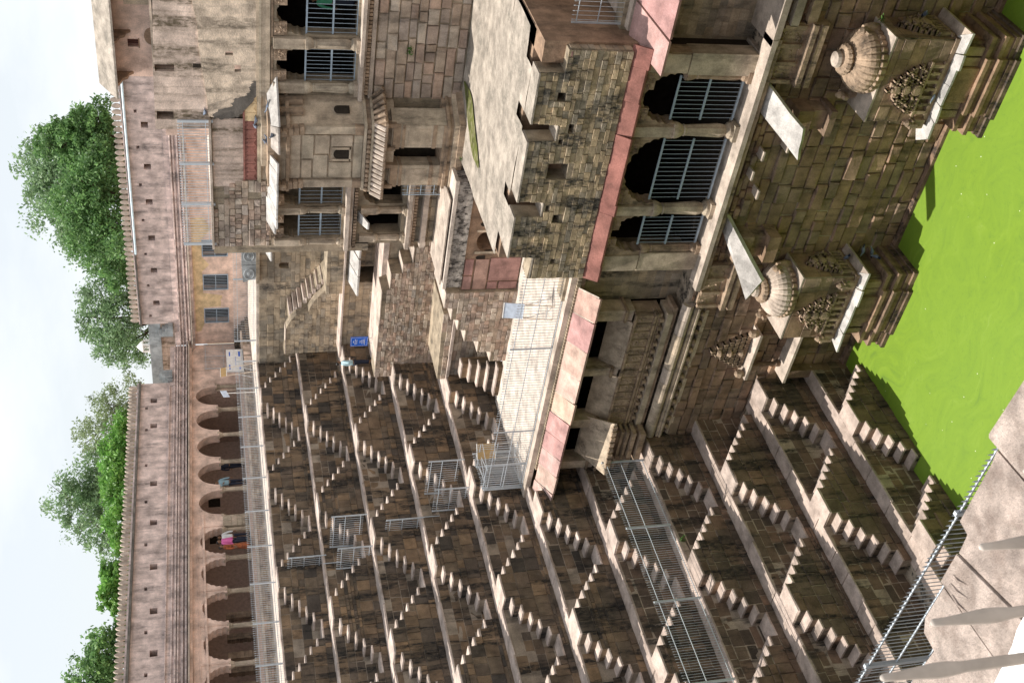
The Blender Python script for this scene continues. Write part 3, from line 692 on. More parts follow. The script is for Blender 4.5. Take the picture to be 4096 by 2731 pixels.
# barred gate, steps and signs in the corner of the yard
gt = railing('gate', 'tall barred metal gate in the corner between the pink arcade and the yellow wall', (-5.9, 14.2, .55), (-5.9, 16.3, .55), 2.0, .13, (.02, .9, 1.9), spear=False, posts=(0, .5, 1), post_w=.03)
cs_ = thing('corner_steps', 'sooty stone steps climbing to the barred gate in the corner', 'steps', (-4.6, 15.4, 0))
for i in range(4): MB().box(-5.9+i*.0, -4.0+.3*(3-i)-.9, 14.4+i*.0, 16.45, i*.2, (i+1)*.2-.005).build('step', 'tier', cs_)
bn = thing('notice_board', 'white notice board with blue patches beside the corner steps', 'notice board', (-3.9, 12.6, 0))
MB().box(-3.95, -3.88, 11.7, 13.5, .45, 1.35).build('panel', 'cream', bn); MB().box(-4.1, -3.6, 11.9, 13.6, 0, .42).build('plinth', 'plas_blk', bn)
mb = MB()
for a_, b_, c_, d_ in ((11.85, 12.1, .6, .68), (11.85, 12.25, 1.16, 1.22), (12.9, 13.3, .6, .7), (12.95, 13.3, 1.14, 1.2), (12.2, 12.9, .85, .87)): mb.box(-3.878, -3.874, a_, b_, c_, d_)
mb.build('printed_patch', 'board', bn)

# ------------------------------------------------------------------ trees outside the walls
def tree(label, x, y, h, crown, leafs, mat, seed, dens=1.0, leaf=.22, gap=.0):
    r = np.random.default_rng(seed); t = thing('tree', label, 'tree', (x, y, -.1), 'trees beyond the walls')
    mb = MB(); top = Vector((x+.2, y, h*.5)); mb.tube((x, y, -.1), top, .28, 8, .17)
    cents = []
    for (cx, cy, cz, rad) in crown: cents.append((x+cx, y+cy, cz, rad)); mb.tube(top, (x+cx*.8, y+cy*.8, cz-.1*rad), .13, 6, .04)
    for (cx, cy, cz, rad) in cents:
        for q in range(3):
            a = r.uniform(0, 2*PI); mb.tube((cx, cy, cz-.2*rad), (cx+rad*.7*math.cos(a), cy+rad*.7*math.sin(a), cz+rad*r.uniform(-.2, .6)), .045, 4, .012)
    mb.build('trunk', 'bark', t)
    P = []
    tot = sum(c[3]**2 for c in cents)
    for (cx, cy, cz, rad) in cents:
        n = int(1.5*leafs*rad**2/tot); nc = max(6, int(n/46))
        for _ in range(nc):
            v = r.normal(size=3); v /= np.linalg.norm(v); rr = rad*(r.uniform(.30, 1.12)**.55); c = np.array([cx, cy, cz]) + v*rr*np.array([1, 1, .85])
            k = int(46*r.uniform(.5, 1.4)); s = rad*.175*r.uniform(.55, 1.35)
            P.append(c + np.clip(r.normal(size=(k, 3)), -1.7, 1.7)*s*np.array([1, 1, .7]))
    P = np.concatenate(P); n = len(P)
    u = r.normal(size=(n, 3)); u /= np.linalg.norm(u, axis=1)[:, None]; v = np.cross(u, r.normal(size=(n, 3))); v /= np.linalg.norm(v, axis=1)[:, None]
    s1 = .82*leaf*r.uniform(.5, 1.2, (n, 1)); s2 = s1*r.uniform(.3, .6, (n, 1))
    V = np.stack([P-u*s1, P-v*s2, P+u*s1, P+v*s2], 1).reshape(-1, 3) - np.array([x, y, -.1])
    me = bpy.data.meshes.new('crown'); me.vertices.add(4*n); me.vertices.foreach_set('co', V.ravel().astype(np.float32))
    me.loops.add(4*n); me.loops.foreach_set('vertex_index', np.arange(4*n, dtype=np.int32)); me.polygons.add(n)
    me.polygons.foreach_set('loop_start', np.arange(0, 4*n, 4, dtype=np.int32)); me.polygons.foreach_set('loop_total', np.full(n, 4, dtype=np.int32))
    me.update(calc_edges=True); me.materials.append(M[mat]); o = bpy.data.objects.new('crown', me); _link(o, t, (x, y, -.1))
tree('biggest dusty green tree behind the north wall, tallest against the sky', -1.5, 26.5, 11, [(-1.5, 0, 10.9, 2.1), (.9, .5, 11.4, 2.0), (2.6, -.5, 10.2, 1.7), (-3.2, 0, 9.8, 1.8), (3.2, .3, 8.6, 1.6), (.6, -1, 9.2, 2.3), (-5, .2, 8.6, 1.7), (-6.3, 0, 7.9, 1.4), (2.0, 0, 8, 2.4)], 16000, 'leafA', 3, leaf=.17)
tree('rounded deep green tree in front of the tallest one, behind the north wall', 0.3, 21.5, 8, [(-1.6, 0, 8.6, 1.7), (.4, 0, 9.2, 1.6), (1.6, -.3, 8.2, 1.5), (-3.2, 0, 7.8, 1.5), (-.6, -.8, 7.3, 1.8), (-4.6, 0, 7.3, 1.2), (2.6, .4, 7.4, 1.4)], 15000, 'leafB', 5, leaf=.16)
tree('narrow darker tree right of the tallest, behind the north battlement', 2.5, 24, 8, [(.4, 0, 10.6, .9), (.8, 0, 9.7, 1.1), (-.4, .3, 9.2, 1.2), (1.6, 0, 8.9, 1.0), (.2, 0, 8.2, 1.5), (2.2, 0, 7.8, 1.0)], 9000, 'leafB', 6, leaf=.16)
tree('tree of spreading boughs rising behind the corner kiosk', -10.5, 24.5, 8, [(0, 0, 9.1, 1.5), (1.9, 0, 8.9, 1.4), (-1.7, 0, 8.4, 1.6), (.4, -.4, 7.4, 1.9), (2.6, .4, 7.2, 1.4), (-3.2, .5, 7.6, 1.4), (-1.4, 0, 6.4, 1.6)], 11000, 'leafA', 8, leaf=.15)
tree('thin feathery pale tree left of the corner kiosk', -16, 20.5, 8, [(0, -1.0, 9.7, 1.4), (0, 1.2, 8.8, 1.5), (0, -2.6, 8.9, 1.5), (.5, .2, 7.7, 1.9), (0, 2.4, 7.6, 1.4), (0, -3.6, 7.8, 1.4)], 6500, 'leafD', 9, leaf=.13)
tree('airy tall tree over the middle of the arcade parapet', -15.5, 13.6, 9, [(0, 0, 11.0, 1.5), (0, 1.6, 9.8, 1.6), (0, -1.4, 10.0, 1.5), (0, 2.6, 8.8, 1.4), (0, -2.6, 9.0, 1.4), (0, .4, 8.6, 1.9), (0, -3.6, 8.0, 1.2)], 9500, 'leafA', 11, leaf=.14)
tree('low bright green bushy tree hugging the arcade parapet', -11, 9.2, 6, [(0, 5.4, 7.4, 1.2), (0, 3.9, 7.7, 1.1), (0, 2.0, 7.5, 1.2), (0, .2, 7.3, 1.1), (0, -1.6, 7.2, 1.1), (0, -3.1, 7.0, .9), (0, 3, 6.6, 1.4), (0, -.6, 6.4, 1.3)], 12000, 'leafC', 12, leaf=.17)
tree('small bright tree tuft showing above the merlons near the left', -12, 3.6, 6, [(0, 1.3, 7.6, .8), (0, 0, 7.8, .8), (0, -.9, 7.2, .7), (0, .4, 6.9, .9)], 4500, 'leafC', 14, leaf=.17)
tree('dark green tree at the far left above the arcade parapet', -13, .6, 7, [(0, 0, 8.0, 1.3), (0, -1.3, 8.6, 1.4), (0, -2.8, 8.2, 1.4), (0, .8, 7.2, 1.1), (0, -1.2, 7.0, 1.5)], 8000, 'leafB', 15, leaf=.17)

# ================================================================== the palace side (north)
def mass(name, mat, parent, poly, y, depth, holes=(), origin=None): return MB().plate(poly, 'y', y, depth, holes).build(name, mat, parent, origin)
def mould(parent, x0, x1, yf, zs, mat='carv', name='moulding', yb=None, e0=0, e1=0):
    """horizontal string of stepped mouldings; zs: list of (z0, z1, projection)"""
    for z0, z1, pr in zs:
        MB().box(x0-e0*pr, x1+e1*pr, yf-pr, yf+.3 if yb is None else yb, z0, z1).build(name, mat, parent)
def column(parent, x, y, z0, z1, r=.17, mat='ashlar', cap=True, flute=.12):
    H = z1-z0
    MB().box(x-r*1.35, x+r*1.35, y-r*1.35, y+r*1.35, z0, z0+.07*H).build('column_base', mat, parent)
    prof = [(r*1.3, z0+.07*H), (r*1.25, z0+.12*H), (r*.82, z0+.17*H), (r*1.0, z0+.20*H, 1), (r*1.12, z0+.27*H, 1), (r*1.02, z0+.45*H, 1), (r*.86, z0+.80*H, 1), (r*.95, z0+.82*H), (r*.8, z0+.84*H), (r*1.15, z0+.90*H), (r*1.3, z0+.95*H), (r*1.3, z1)]
    return MB().lathe(x, y, prof, 16, flute=flute).build('column', mat, parent, origin=(x, y, z0))
def grille(name, label, x0, x1, y, z0, z1, n, rails, cat='railing', group=None):
    t = thing(name, label, cat, ((x0+x1)/2, y, z0), group)
    for z in rails: MB().box(x0, x1, y-.02, y+.02, z-.03, z+.03).build('rail', 'metal', t)
    kk = ('gbar', round(z1-z0, 3))
    if kk not in _blk:
        mb = MB().tube((0, 0, 0), (0, 0, z1-z0), .010, 4); me = bpy.data.meshes.new('bar'); me.from_pydata(mb.v, [], mb.f); me.update(); me.materials.append(M['metal']); _blk[kk] = me
    for i in range(n): inst('bar', _blk[kk], t, (x0+(i+.5)*(x1-x0)/n, y, z0))
    return t
def chajja(parent, x0, x1, yb, yf, zb, zf, n, mat='chajja', th=.06, name='eave_slab', left=0, right=0, rag=.03):
    """sloping stone eave made of separate slabs"""
    xs = [0]
    for i in range(n): xs.append(xs[-1] + random.uniform(.8, 1.2))
    for i in range(n):
        a, b = xs[i]/xs[-1], xs[i+1]/xs[-1]
        bx0, bx1 = x0+(x1-x0)*a, x0+(x1-x0)*b-.015
        fx0, fx1 = (x0-left)+(x1+right-x0+left)*a, (x0-left)+(x1+right-x0+left)*b-.015
        e = random.uniform(-rag, rag); zz = random.uniform(-.012, .012); q = random.uniform(-.015, .015)
        vs = [(bx0, yb, zb+zz), (bx1, yb, zb+zz), (fx1, yf+e, zf+zz+q), (fx0, yf+e+random.uniform(-rag, rag)*.5, zf+zz)]
        vs += [(v[0], v[1], v[2]-th) for v in vs]
        MB().add(vs, [(0, 1, 2, 3), (7, 6, 5, 4), (0, 4, 5, 1), (1, 5, 6, 2), (2, 6, 7, 3), (3, 7, 4, 0)]).build(name, mat, parent)
def carving(parent, x0, x1, z0, z1, y, seed=0, name='carved_panel', mat='carv', n=40, kind=None):
    """a relief of small knobs, scrolls and standing figures on a slab"""
    r = random.Random(seed); mb = MB().box(x0, x1, y-.02, y+.1, z0, z1)
    for i in range(n):
        cx, cz = r.uniform(x0+.03, x1-.03), r.uniform(z0+.03, z1-.03); s = r.uniform(.02, .05)
        if r.random() < .5: mb.lathe(0, 0, [(s, 0), (s*.9, s*.5), (s*.3, s*.9)], 6); k = 18
        else: mb.lathe(0, 0, [(s*1.2, 0), (s*1.3, s*.35), (s*.7, s*.5), (s*.65, s*.2)], 7); k = 28
        for q in range(len(mb.v)-k, len(mb.v)):
            v = mb.v[q]; mb.v[q] = (cx+v[0], y-.02-v[2], cz+v[1]*r.uniform(1.0, 1.05))
    return mb.build(name, mat, parent, kind=kind)

# ---------------- lower wall down to the water
lw = thing('lower_palace_wall', 'tall damp wall of big rough blocks between the two carved shrines, standing in the green water', 'stone wall', (20, -8.15, -20.8))
mass('core', 'mortar_dark', lw, rect(9.0, 33, -21, -13.45), -8.1, 1.6)
st = Stones(lw)
masonry(st, lw, 'low', rect(9.4, 30.5, -20.7, -14.2), 'y', -8.1, ch=(.32, .5), ln=(.45, 1.0), dep=(.02, .13), gap=.04, rough=True)
masonry(st, lw, 'low', rect(16.6, 30.5, -14.2, -13.5), 'y', -8.14, ch=(.16, .24), ln=(.3, .6), dep=(.02, .14), gap=.03, rough=True)
st.done()
for x_, z_ in ((22.6, -14.15), (21.9, -14.0), (21.2, -14.4), (22.9, -14.9)):
    b_ = MB().box(x_-.16, x_+.16, -8.62, -8.1, z_-.06, z_).build('corbel', 'ledge', lw)
for x_, z_ in ((17.2, -14.0), (20.5, -14.3)): MB().box(x_-.3, x_+.3, -8.32, -8.0, z_-.12, z_+.1).build('putlog_block', 'low', lw)
MB().box(26.8, 33, -8.5, -8.1, -14.0, -13.75).build('moulding', 'ledge', lw); MB().box(26.8, 33, -8.4, -8.1, -14.6, -14.3).build('moulding', 'carv', lw)
MB().box(12.6, 33, -8.35, -8.0, -20.7, -20.38).build('base_course', 'tier_low', lw)
pl = MB().box(13.1, 13.45, -8.55, -8.05, -20.6, -18.1).build('corner_post', 'low', lw)

# ---------------- carved shrines
def shrine(label, x0, x1, seed, whole):
    yf = -9.5; xm = (x0+x1)/2
    t = thing('water_shrine', label, 'shrine', (xm, -9, -20.6), 'twin carved shrines at the waterline')
    for z0, z1, p in ((-20.9, -20.35, .34), (-20.35, -20.2, .26), (-20.2, -19.95, .20), (-19.95, -19.82, .28), (-19.82, -19.62, .14), (-19.62, -19.48, .20)):
        mb = MB().box(x0-p, x1+p, yf-p, -8, z0, z1)
        mb.box(x0+.5-p*.4, x1-.5+p*.4, yf-p-.14, yf, z0+.004, z1-.004)
        mb.build('plinth_moulding', 'tier_low' if z1 < -20 else 'low', t)
    MB().box(x0+.05, x1-.05, yf+.05, -8, -19.5, -18.7).build('shaft', 'low', t)
    MB().box(xm-.55, xm+.55, yf-.22, yf+.2, -19.5, -18.78).build('shaft_projection', 'low', t)
    for i, fx in enumerate((x0+.35, xm-.75, xm+.7, x1-.3)):
        MB().box(fx-.13, fx+.13, yf-.10, yf+.1, -19.45, -18.8).build('pilaster', 'carv', t)
    # broken eave slabs all round
    zs = -18.62
    chajja(t, x0-.1, x1+.1, yf+.1, yf-.36, zs+.1, zs, 5 if whole else 6, th=.07, rag=.07, right=.28, left=.3)
    mb = MB().add([(x1-.1, -8, zs+.1), (x1-.1, yf+.1, zs+.1), (x1+.36, yf-.3, zs), (x1+.36, -8, zs)] + [(x1-.1, -8, zs+.03), (x1-.1, yf+.1, zs+.03), (x1+.36, yf-.3, zs-.07), (x1+.36, -8, zs-.07)], [(0, 1, 2, 3), (7, 6, 5, 4), (0, 4, 5, 1), (1, 5, 6, 2), (2, 6, 7, 3), (3, 7, 4, 0)])
    mb.build('eave_slab', 'ledge', t)
    if not whole:
        mb = MB().add([(x0-.05, -8.9, zs+.02), (x0+.3, -9.2, zs+.02), (x0-.45, -9.75, zs-.05), (x0-.75, -9.3, zs-.05)] + [(x0-.05, -8.9, zs-.05), (x0+.3, -9.2, zs-.05), (x0-.45, -9.75, zs-.12), (x0-.75, -9.3, zs-.12)], [(0, 1, 2, 3), (7, 6, 5, 4), (0, 4, 5, 1), (1, 5, 6, 2), (2, 6, 7, 3), (3, 7, 4, 0)]); mb.build('eave_slab', 'chajja', t)
    # body
    body = MB().box(x0, x1, yf, -8.0, -18.55, -16.56).build('body', 'mortar_dark', t)
    cap = MB().box(x0-.02, x1+.02, yf-.02, -8.0, -16.56, -16.5).build('roof_slab', 'ledge', t)
    st = Stones(t)
    masonry(st, body, 'low', rect(x0+.01, x1-.01, -18.5, -16.58), 'y', yf, ch=(.36, .5), ln=(.5, 1.1), dep=(.008, .03), gap=.015)
    masonry(st, body, 'low', rect(yf+.01, -8.1, -18.5, -16.58), 'x', x1, ch=(.36, .5), ln=(.5, 1.0), dep=(.008, .03), gap=.015)
    st.done()
    MB().box(x0-.05, x1+.05, yf-.06, -8, -18.56, -18.42).build('frieze_band', 'carv', t)
    # fan pediment in relief: tiers of little horseshoe arches that narrow to the top
    def pediment(cx, cy, z0, W, Hh, ax, nm='pediment'):
        mb = MB(); r = random.Random(seed+int(cx*10))
        P = lambda s, d, z: (cx+s, cy-d, z) if ax == 'y' else (cx+d, cy+s, z)
        def bx(s0, s1, d, za, zb_):
            a = P(s0, 0, za); b = P(s1, d, zb_); mb.box(min(a[0], b[0]), max(a[0], b[0]), min(a[1], b[1]), max(a[1], b[1]), za, zb_)
        rows = 7; zf = .32*Hh
        bx(-W/2, W/2, .10, z0, z0+.05*Hh); bx(-W/2, W/2, .13, z0+zf-.04*Hh, z0+zf)
        for q in range(7):     # little standing figures and pillars
            s = -W/2+W*(q+.5)/7; ww = W*.028
            if q % 2 == 0: bx(s-ww, s+ww, .12, z0+.05*Hh, z0+zf-.04*Hh)
            else:
                bx(s-ww*.8, s+ww*.8, .10, z0+.06*Hh, z0+zf*.62); bx(s-ww*1.3, s+ww*1.3, .11, z0+zf*.5, z0+zf*.66); bx(s-ww*.6, s+ww*.6, .12, z0+zf*.68, z0+zf*.84)
        for i in range(rows):
            f = i/rows; hw = W/2*(1-f**1.35)*.96; za = z0+zf+(Hh-zf)*f; zc = z0+zf+(Hh-zf)*(i+1)/rows
            bx(-hw, hw, .07+.03*(i % 2), za, za+(zc-za)*.28); n = max(1, int(round(hw*2/.17)))
            for j in range(n):
                s = -hw+2*hw*(j+.5)/n; k = hw/n*r.uniform(.55, .86); d = .08+.12*r.random()
                if r.random() < .16: continue
                bx(s-k, s-k*.45, d, za+(zc-za)*.28, zc); bx(s+k*.45, s+k, d, za+(zc-za)*.28, zc); bx(s-k, s+k, d, zc-(zc-za)*.25, zc)
                bx(s-k*.3, s+k*.3, .05, za+(zc-za)*.3, zc-(zc-za)*.3)
        for _ in range(46):      # eroded bosses and figures
            f = r.random()*.86; s = r.uniform(-1, 1)*W/2*(1-f**1.35)*.86; zz = z0+zf+(Hh-zf)*f; q_ = r.uniform(.025, .055); c_ = P(s, .11+.05*r.random(), zz); mb.lathe(c_[0], c_[1], [(q_*.5, zz-q_), (q_, zz-q_*.3), (q_*.9, zz+q_*.4), (q_*.3, zz+q_*1.1)], 6)
        for s, zz, rr in ((0, z0+zf+(Hh-zf)*.16, .17), (0, z0+zf+(Hh-zf)*.46, .14), (0, z0+zf+(Hh-zf)*.74, .11)):   # medallions
            for rr_, d0, d1 in ((rr, .10, .19), (rr*.62, .19, .205)):
                nn = 12; vs = []
                for d in (d0, d1):
                    for u in range(nn): vs.append(P(s+rr_*math.cos(2*PI*u/nn), d, zz+rr_*math.sin(2*PI*u/nn)))
                mb.add(vs, [(u, (u+1) % nn, nn+(u+1) % nn, nn+u) for u in range(nn)] + [tuple(range(nn, 2*nn))])
        return mb.build(nm, 'carv', t)
    pediment(xm-.2, yf-.02, -18.42, 1.75, 1.66, 'y'); pediment(x1+.02, -8.8, -18.42, 1.2, 1.5, 'x')
    # small figure blocks at the corners
    for fx in ((x1-.28, x0+.0) if whole else (x0+.0,)):
        mb = MB().box(fx-.14, fx+.14, yf-.16, yf+.1, -18.42, -18.1)
        mb.box(fx-.09, fx+.02, yf-.22, yf, -18.2, -17.95); mb.box(fx-.16, fx+.13, yf-.2, yf, -18.05, -17.98); mb.lathe(fx, yf-.12, [(.09, -17.98), (.11, -17.88), (.04, -17.78)], 7)
        mb.build('corner_figure', 'carv', t)
    # ribbed round cushion (amalaka) crown
    cx, cy = xm+.25, -8.75; 
    MB().lathe(cx, cy, [(.88, -16.5, 0), (.94, -16.47, 2), (.97, -16.30, 2), (.92, -16.25, 2)], 112, flute=.09).build('petal_ring', 'carv', t)
    prof = [(.90, -16.27, 0), (.93, -16.2, 2), (.92, -16.10, 2), (.86, -15.98, 2), (.76, -15.88, 2), (.62, -15.80, 2), (.48, -15.75, 2), (.34, -15.73, 0)]
    MB().lathe(cx, cy, prof, 112, flute=.045).build('ribbed_dome', 'ledge' if whole else 'carv', t, smooth=False)
    MB().lathe(cx, cy, [(.28, -15.78), (.41, -15.72, 2), (.46, -15.63, 2), (.41, -15.54, 2), (.26, -15.50)], 72, flute=.07).build('ribbed_collar', 'carv', t)
    MB().lathe(cx, cy, [(.22, -15.53), (.25, -15.42), (.22, -15.32), (.10, -15.25), (.02, -15.23)], 14).build('finial', 'ledge', t)
    for fx, sgn in ((x0+.42, 1), (x1-.2, -1)):       # little beasts flanking the dome
        mb = MB().lathe(fx, -8.55, [(.16, -16.5), (.2, -16.3), (.15, -16.1), (.1, -16.0)], 8); mb.lathe(fx, -8.72, [(.05, -16.15), (.12, -16.02), (.12, -15.9), (.05, -15.8)], 8)
        mb.box(fx-.05, fx+.05, -8.98, -8.7, -16.08, -15.96); mb.build('guardian_beast', 'carv', t)
    # stepped niche over the dome on the wall
    mould(t, x0+.55, x1-.15, -8.15, [(-15.0, -14.9, .30), (-14.9, -14.72, .44), (-14.72, -14.6, .34), (-14.6, -14.45, .46), (-14.45, -14.3, .26)], 'carv')
    carving(t, x0+.6, x1-.2, -14.3, -13.62, -8.36, seed, n=44)
    for q in range(4): MB().box(x0+.62+q*.56, x0+.74+q*.56, -8.5, -8.3, -14.3, -13.62).build('small_pillar', 'carv', t)
    return t
shrine('right hand carved shrine at the waterline with a pale ribbed dome and jagged eave', 24.4, 27.05, 21, False)
shrine('left hand carved shrine at the waterline with snow white broken eave slabs', 15.95, 18.55, 22, True)
def lean(label, a, b, c, d, th, grp, mat='chajja'):
    n = (Vector(b)-Vector(a)).cross(Vector(d)-Vector(a)).normalized()*th
    if n.z > 0: n = -n
    vs = [Vector(p) for p in (a, b, c, d)]; e = []
    for i in range(4):           # ragged edge
        p, q = vs[i], vs[(i+1) % 4]; e.append(p)
        for k in (1, 2): e.append(p.lerp(q, k/3) + Vector((random.uniform(-.03, .03), random.uniform(-.03, .03), random.uniform(-.02, .02))))
    nn = len(e); allv = e + [p+n for p in e]
    mb = MB().add(allv, [tuple(range(nn)), tuple(range(nn, 2*nn))[::-1]] + [(i, (i+1) % nn, nn+(i+1) % nn, nn+i) for i in range(nn)])
    cen = sum(e, Vector())/nn
    o = mb.build('leaning_slab', mat, None, origin=cen); tag(o, label, 'stone slab', grp)
lean('big grey roof slab sloping out of the wall beside the right shrine', (25.0, -8.25, -13.62), (24.1, -8.25, -13.62), (23.2, -9.75, -14.62), (24.25, -9.75, -14.45), .12, 'fallen eave slabs above the shrines')
lean('big grey roof slab sloping out of the wall above the left shrine', (20.3, -8.2, -13.7), (19.6, -8.2, -13.8), (18.0, -9.85, -14.45), (18.75, -9.85, -14.8), .14, 'fallen eave slabs above the shrines')
for x0, x1, y0, y1, zt, zb_ in ((24.0, 24.35, -9.0, -8.1, -14.7, -15.9), (19.2, 19.7, -8.9, -8.1, -14.2, -15.6)):
    br = thing('wall_bracket', 'dark blocky bracket carrying the fallen slab beside the ' + ('right' if x0 > 22 else 'left') + ' shrine', 'bracket', (x0, -8.5, zb_))
    MB().box(x0-.5, x1, y0+.1, y1, zt-.5, zt).build('upper_block', 'low', br); MB().box(x0-.35, x1-.05, y0+.25, y1, zt-1.0, zt-.5).build('middle_block', 'carv', br); MB().box(x0-.45, x1+.05, y0, y1, zb_, zt-1.0).build('lower_block', 'low', br)
# small niche to the left of the left shrine
nc = thing('wall_niche', 'dark doorway niche under a fan shaped carved pediment left of the left shrine', 'niche', (14.4, -8.3, -17.9))
MB().box(13.75, 14.95, -8.13, -7.9, -17.7, -16.3).build('void', 'dark', nc)
for x_ in (13.68, 15.02): MB().lathe(x_, -8.34, [(.12, -17.7), (.12, -17.55), (.08, -17.5), (.08, -16.6), (.12, -16.5), (.13, -16.35)], 8).build('pilaster', 'low', nc)
MB().box(13.3, 15.4, -8.75, -8.0, -16.35, -16.25).build('lintel_slab', 'ledge', nc)
MB().box(13.25, 15.45, -8.95, -8.0, -17.8, -17.7).build('sill_slab', 'ledge', nc)
mb = MB(); r = random.Random(4)
for i in range(7):
    hw = .78*(1-(i/7)**1.3); z = -16.22+i*.2; mb.box(14.35-hw, 14.35+hw, -8.32, -8.1, z, z+.05)
    n = max(1, round(hw*2/.19))
    for j in range(n):
        s = 14.35-hw+2*hw*(j+.5)/n; mb.box(s-.07, s-.03, -8.4, -8.1, z+.05, z+.2); mb.box(s+.03, s+.07, -8.4, -8.1, z+.05, z+.2); mb.box(s-.07, s+.07, -8.38, -8.1, z+.15, z+.2)
for zz in (-15.95, -15.5, -15.1): mb.lathe(14.35, -8.42, [(.13, zz-.05), (.15, zz), (.10, zz+.08)], 9)
mb.build('fan_pediment', 'carv', nc)
for x_ in (13.45, 15.35): MB().lathe(x_, -8.55, [(.13, -16.25), (.17, -16.1), (.12, -15.95), (.04, -15.9)], 7).build('corner_beast', 'carv', nc)

# ---------------- projecting loggia with three cusped arches
lg = thing('loggia', 'sunlit three arched loggia with a red band and a tall broken masonry parapet', 'loggia', (21.8, -8, -13.3))
MB().box(17.4, 26.4, -8.62, -8.0, -13.46, -13.30).build('floor_slab', 'ledge', lg)
MB().box(17.4, 26.4, -8.56, -8.0, -13.62, -13.46).build('floor_moulding', 'carv', lg)
MB().box(17.9, 25.75, -8.0, -4.0, -13.6, -13.33).build('floor', 'ledge', lg)
bays = [(18.72, 20.06), (20.58, 22.88), (23.42, 25.02)]
hl_ = [arch_poly(a, b, -11.2, -11.12, -10.12, foils=6) for a, b in bays]
# spandrel wall over columns
MB().plate(notched(17.92, 25.7, -11.24, -9.86, hl_), 'y', -8.06, .5).build('arch_wall', 'carv', lg)
for x0, x1 in ((17.92, 18.62), (25.02, 25.7)):
    pp = MB().box(x0, x1, -8.10, -7.5, -13.3, -11.24).build('corner_pier', 'ashlar', lg)
for x_ in (20.32, 23.15):
    column(lg, x_, -8.0, -13.3, -11.24, .2)
    MB().box(x_-.17, x_+.17, -8.16, -7.8, -11.28, -9.9).build('column_block', 'ashlar', lg)
for x_ in (18.72, 24.95): column(lg, x_, -7.95, -13.3, -11.24, .13, mat='carv')
for x0, x1 in ((17.95, 18.55), (25.08, 25.66)): MB().box(x0, x1, -8.12, -8.0, -11.2, -9.9).build('pilaster', 'ashlar', lg)
for a, b in bays:      # small knobs of relief in the spandrels
    carving(lg, a-.02, a+.5, -10.3, -9.95, -8.075, int(a*7), n=26, name='spandrel_relief'); carving(lg, b-.5, b+.02, -10.3, -9.95, -8.075, int(b*5), n=26, name='spandrel_relief')
MB().box(18.0, 25.65, -7.5, -3.2, -13.3, -9.9, 's').build('inner_room', 'dark', lg)
def redband():
    for i, (a, b) in enumerate(((17.75, 18.35), (18.35, 20.35), (20.35, 20.75), (20.75, 23.1), (23.1, 24.2), (24.2, 25.3), (25.3, 25.95))):
        t_ = .04 if i % 2 else .0; prj = (.36 if 0 < i < 4 else .30) + random.uniform(-.03, .03)
        vs = [(a, -8.14, -9.36), (b-.01, -8.14, -9.36), (b-.01, -8.12-prj, -9.84+t_), (a, -8.12-prj, -9.84+t_)]; vs += [(v[0], v[1]+.02, v[2]-.07) for v in vs]
        MB().add(vs, [(0, 1, 2, 3), (7, 6, 5, 4), (0, 4, 5, 1), (1, 5, 6, 2), (2, 6, 7, 3), (3, 7, 4, 0)]).build('red_eave_slab', 'red', lg)
redband()
mould(lg, 17.85, 25.85, -8.10, [(-9.95, -9.88, .12)], 'red', yb=-7.6)
PT, NB = -6.8, -7.62
ppoly = [(17.78, -9.4), (25.75, -9.4), (25.75, -7.5), (25.05, -7.5), (25.05, PT+.02), (23.42, PT), (23.36, NB), (22.86, NB), (22.84, PT), (20.74, PT), (20.68, NB), (20.18, NB), (20.2, PT+.02), (18.66, PT), (18.62, NB+.05), (17.78, NB+.1)]
hol = [rect(21.53, 22.08, -8.16, -7.53), rect(23.1, 23.42, -8.1, -7.93), rect(24.15, 24.42, -7.66, -7.42) , rect(22.72, 22.9, -7.84, -7.7), rect(20.36, 20.58, -7.82, -7.7), rect(19.95, 20.25, -8.2, -8.0), rect(18.35, 18.55, -8.36, -8.2)]
pw = MB().plate(ppoly, 'y', -8.18, .62, hol).build('parapet_core', 'pal_mort', lg)
MB().box(17.8, 25.7, -7.58, -7.5, -9.4, -7.7).build('parapet_back', 'brownp', lg)
st = Stones(lg)
masonry(st, pw, 'pal_st', ppoly, 'y', -8.18, holes=hol, ch=(.13, .21), ln=(.22, .5), dep=(.006, .045), gap=.012)
masonry(st, pw, 'pal', rect(-8.16, -4.2, -9.4, -7.55), 'x', 25.76, ch=(.15, .25), ln=(.25, .6), dep=(.004, .03))
st.done()
for a, b, z in ((23.42, 25.05, PT), (20.74, 22.84, PT), (18.66, 20.2, PT)):
    MB().box(a, b-.02, -8.24, -7.52, z, z+.06).build('parapet_cap', 'roof', lg)
for a, b in ((22.86, 23.36), (20.18, 20.68), (17.8, 18.6), (25.07, 25.7)): MB().box(a, b, -8.2, -7.5, NB-.0, NB+.04).build('gap_sill', 'redp' if b > 25 else 'roof', lg)
MB().box(25.2, 25.85, -7.9, -3.0, -9.6, -6.86).build('east_flank', 'brownp', lg)
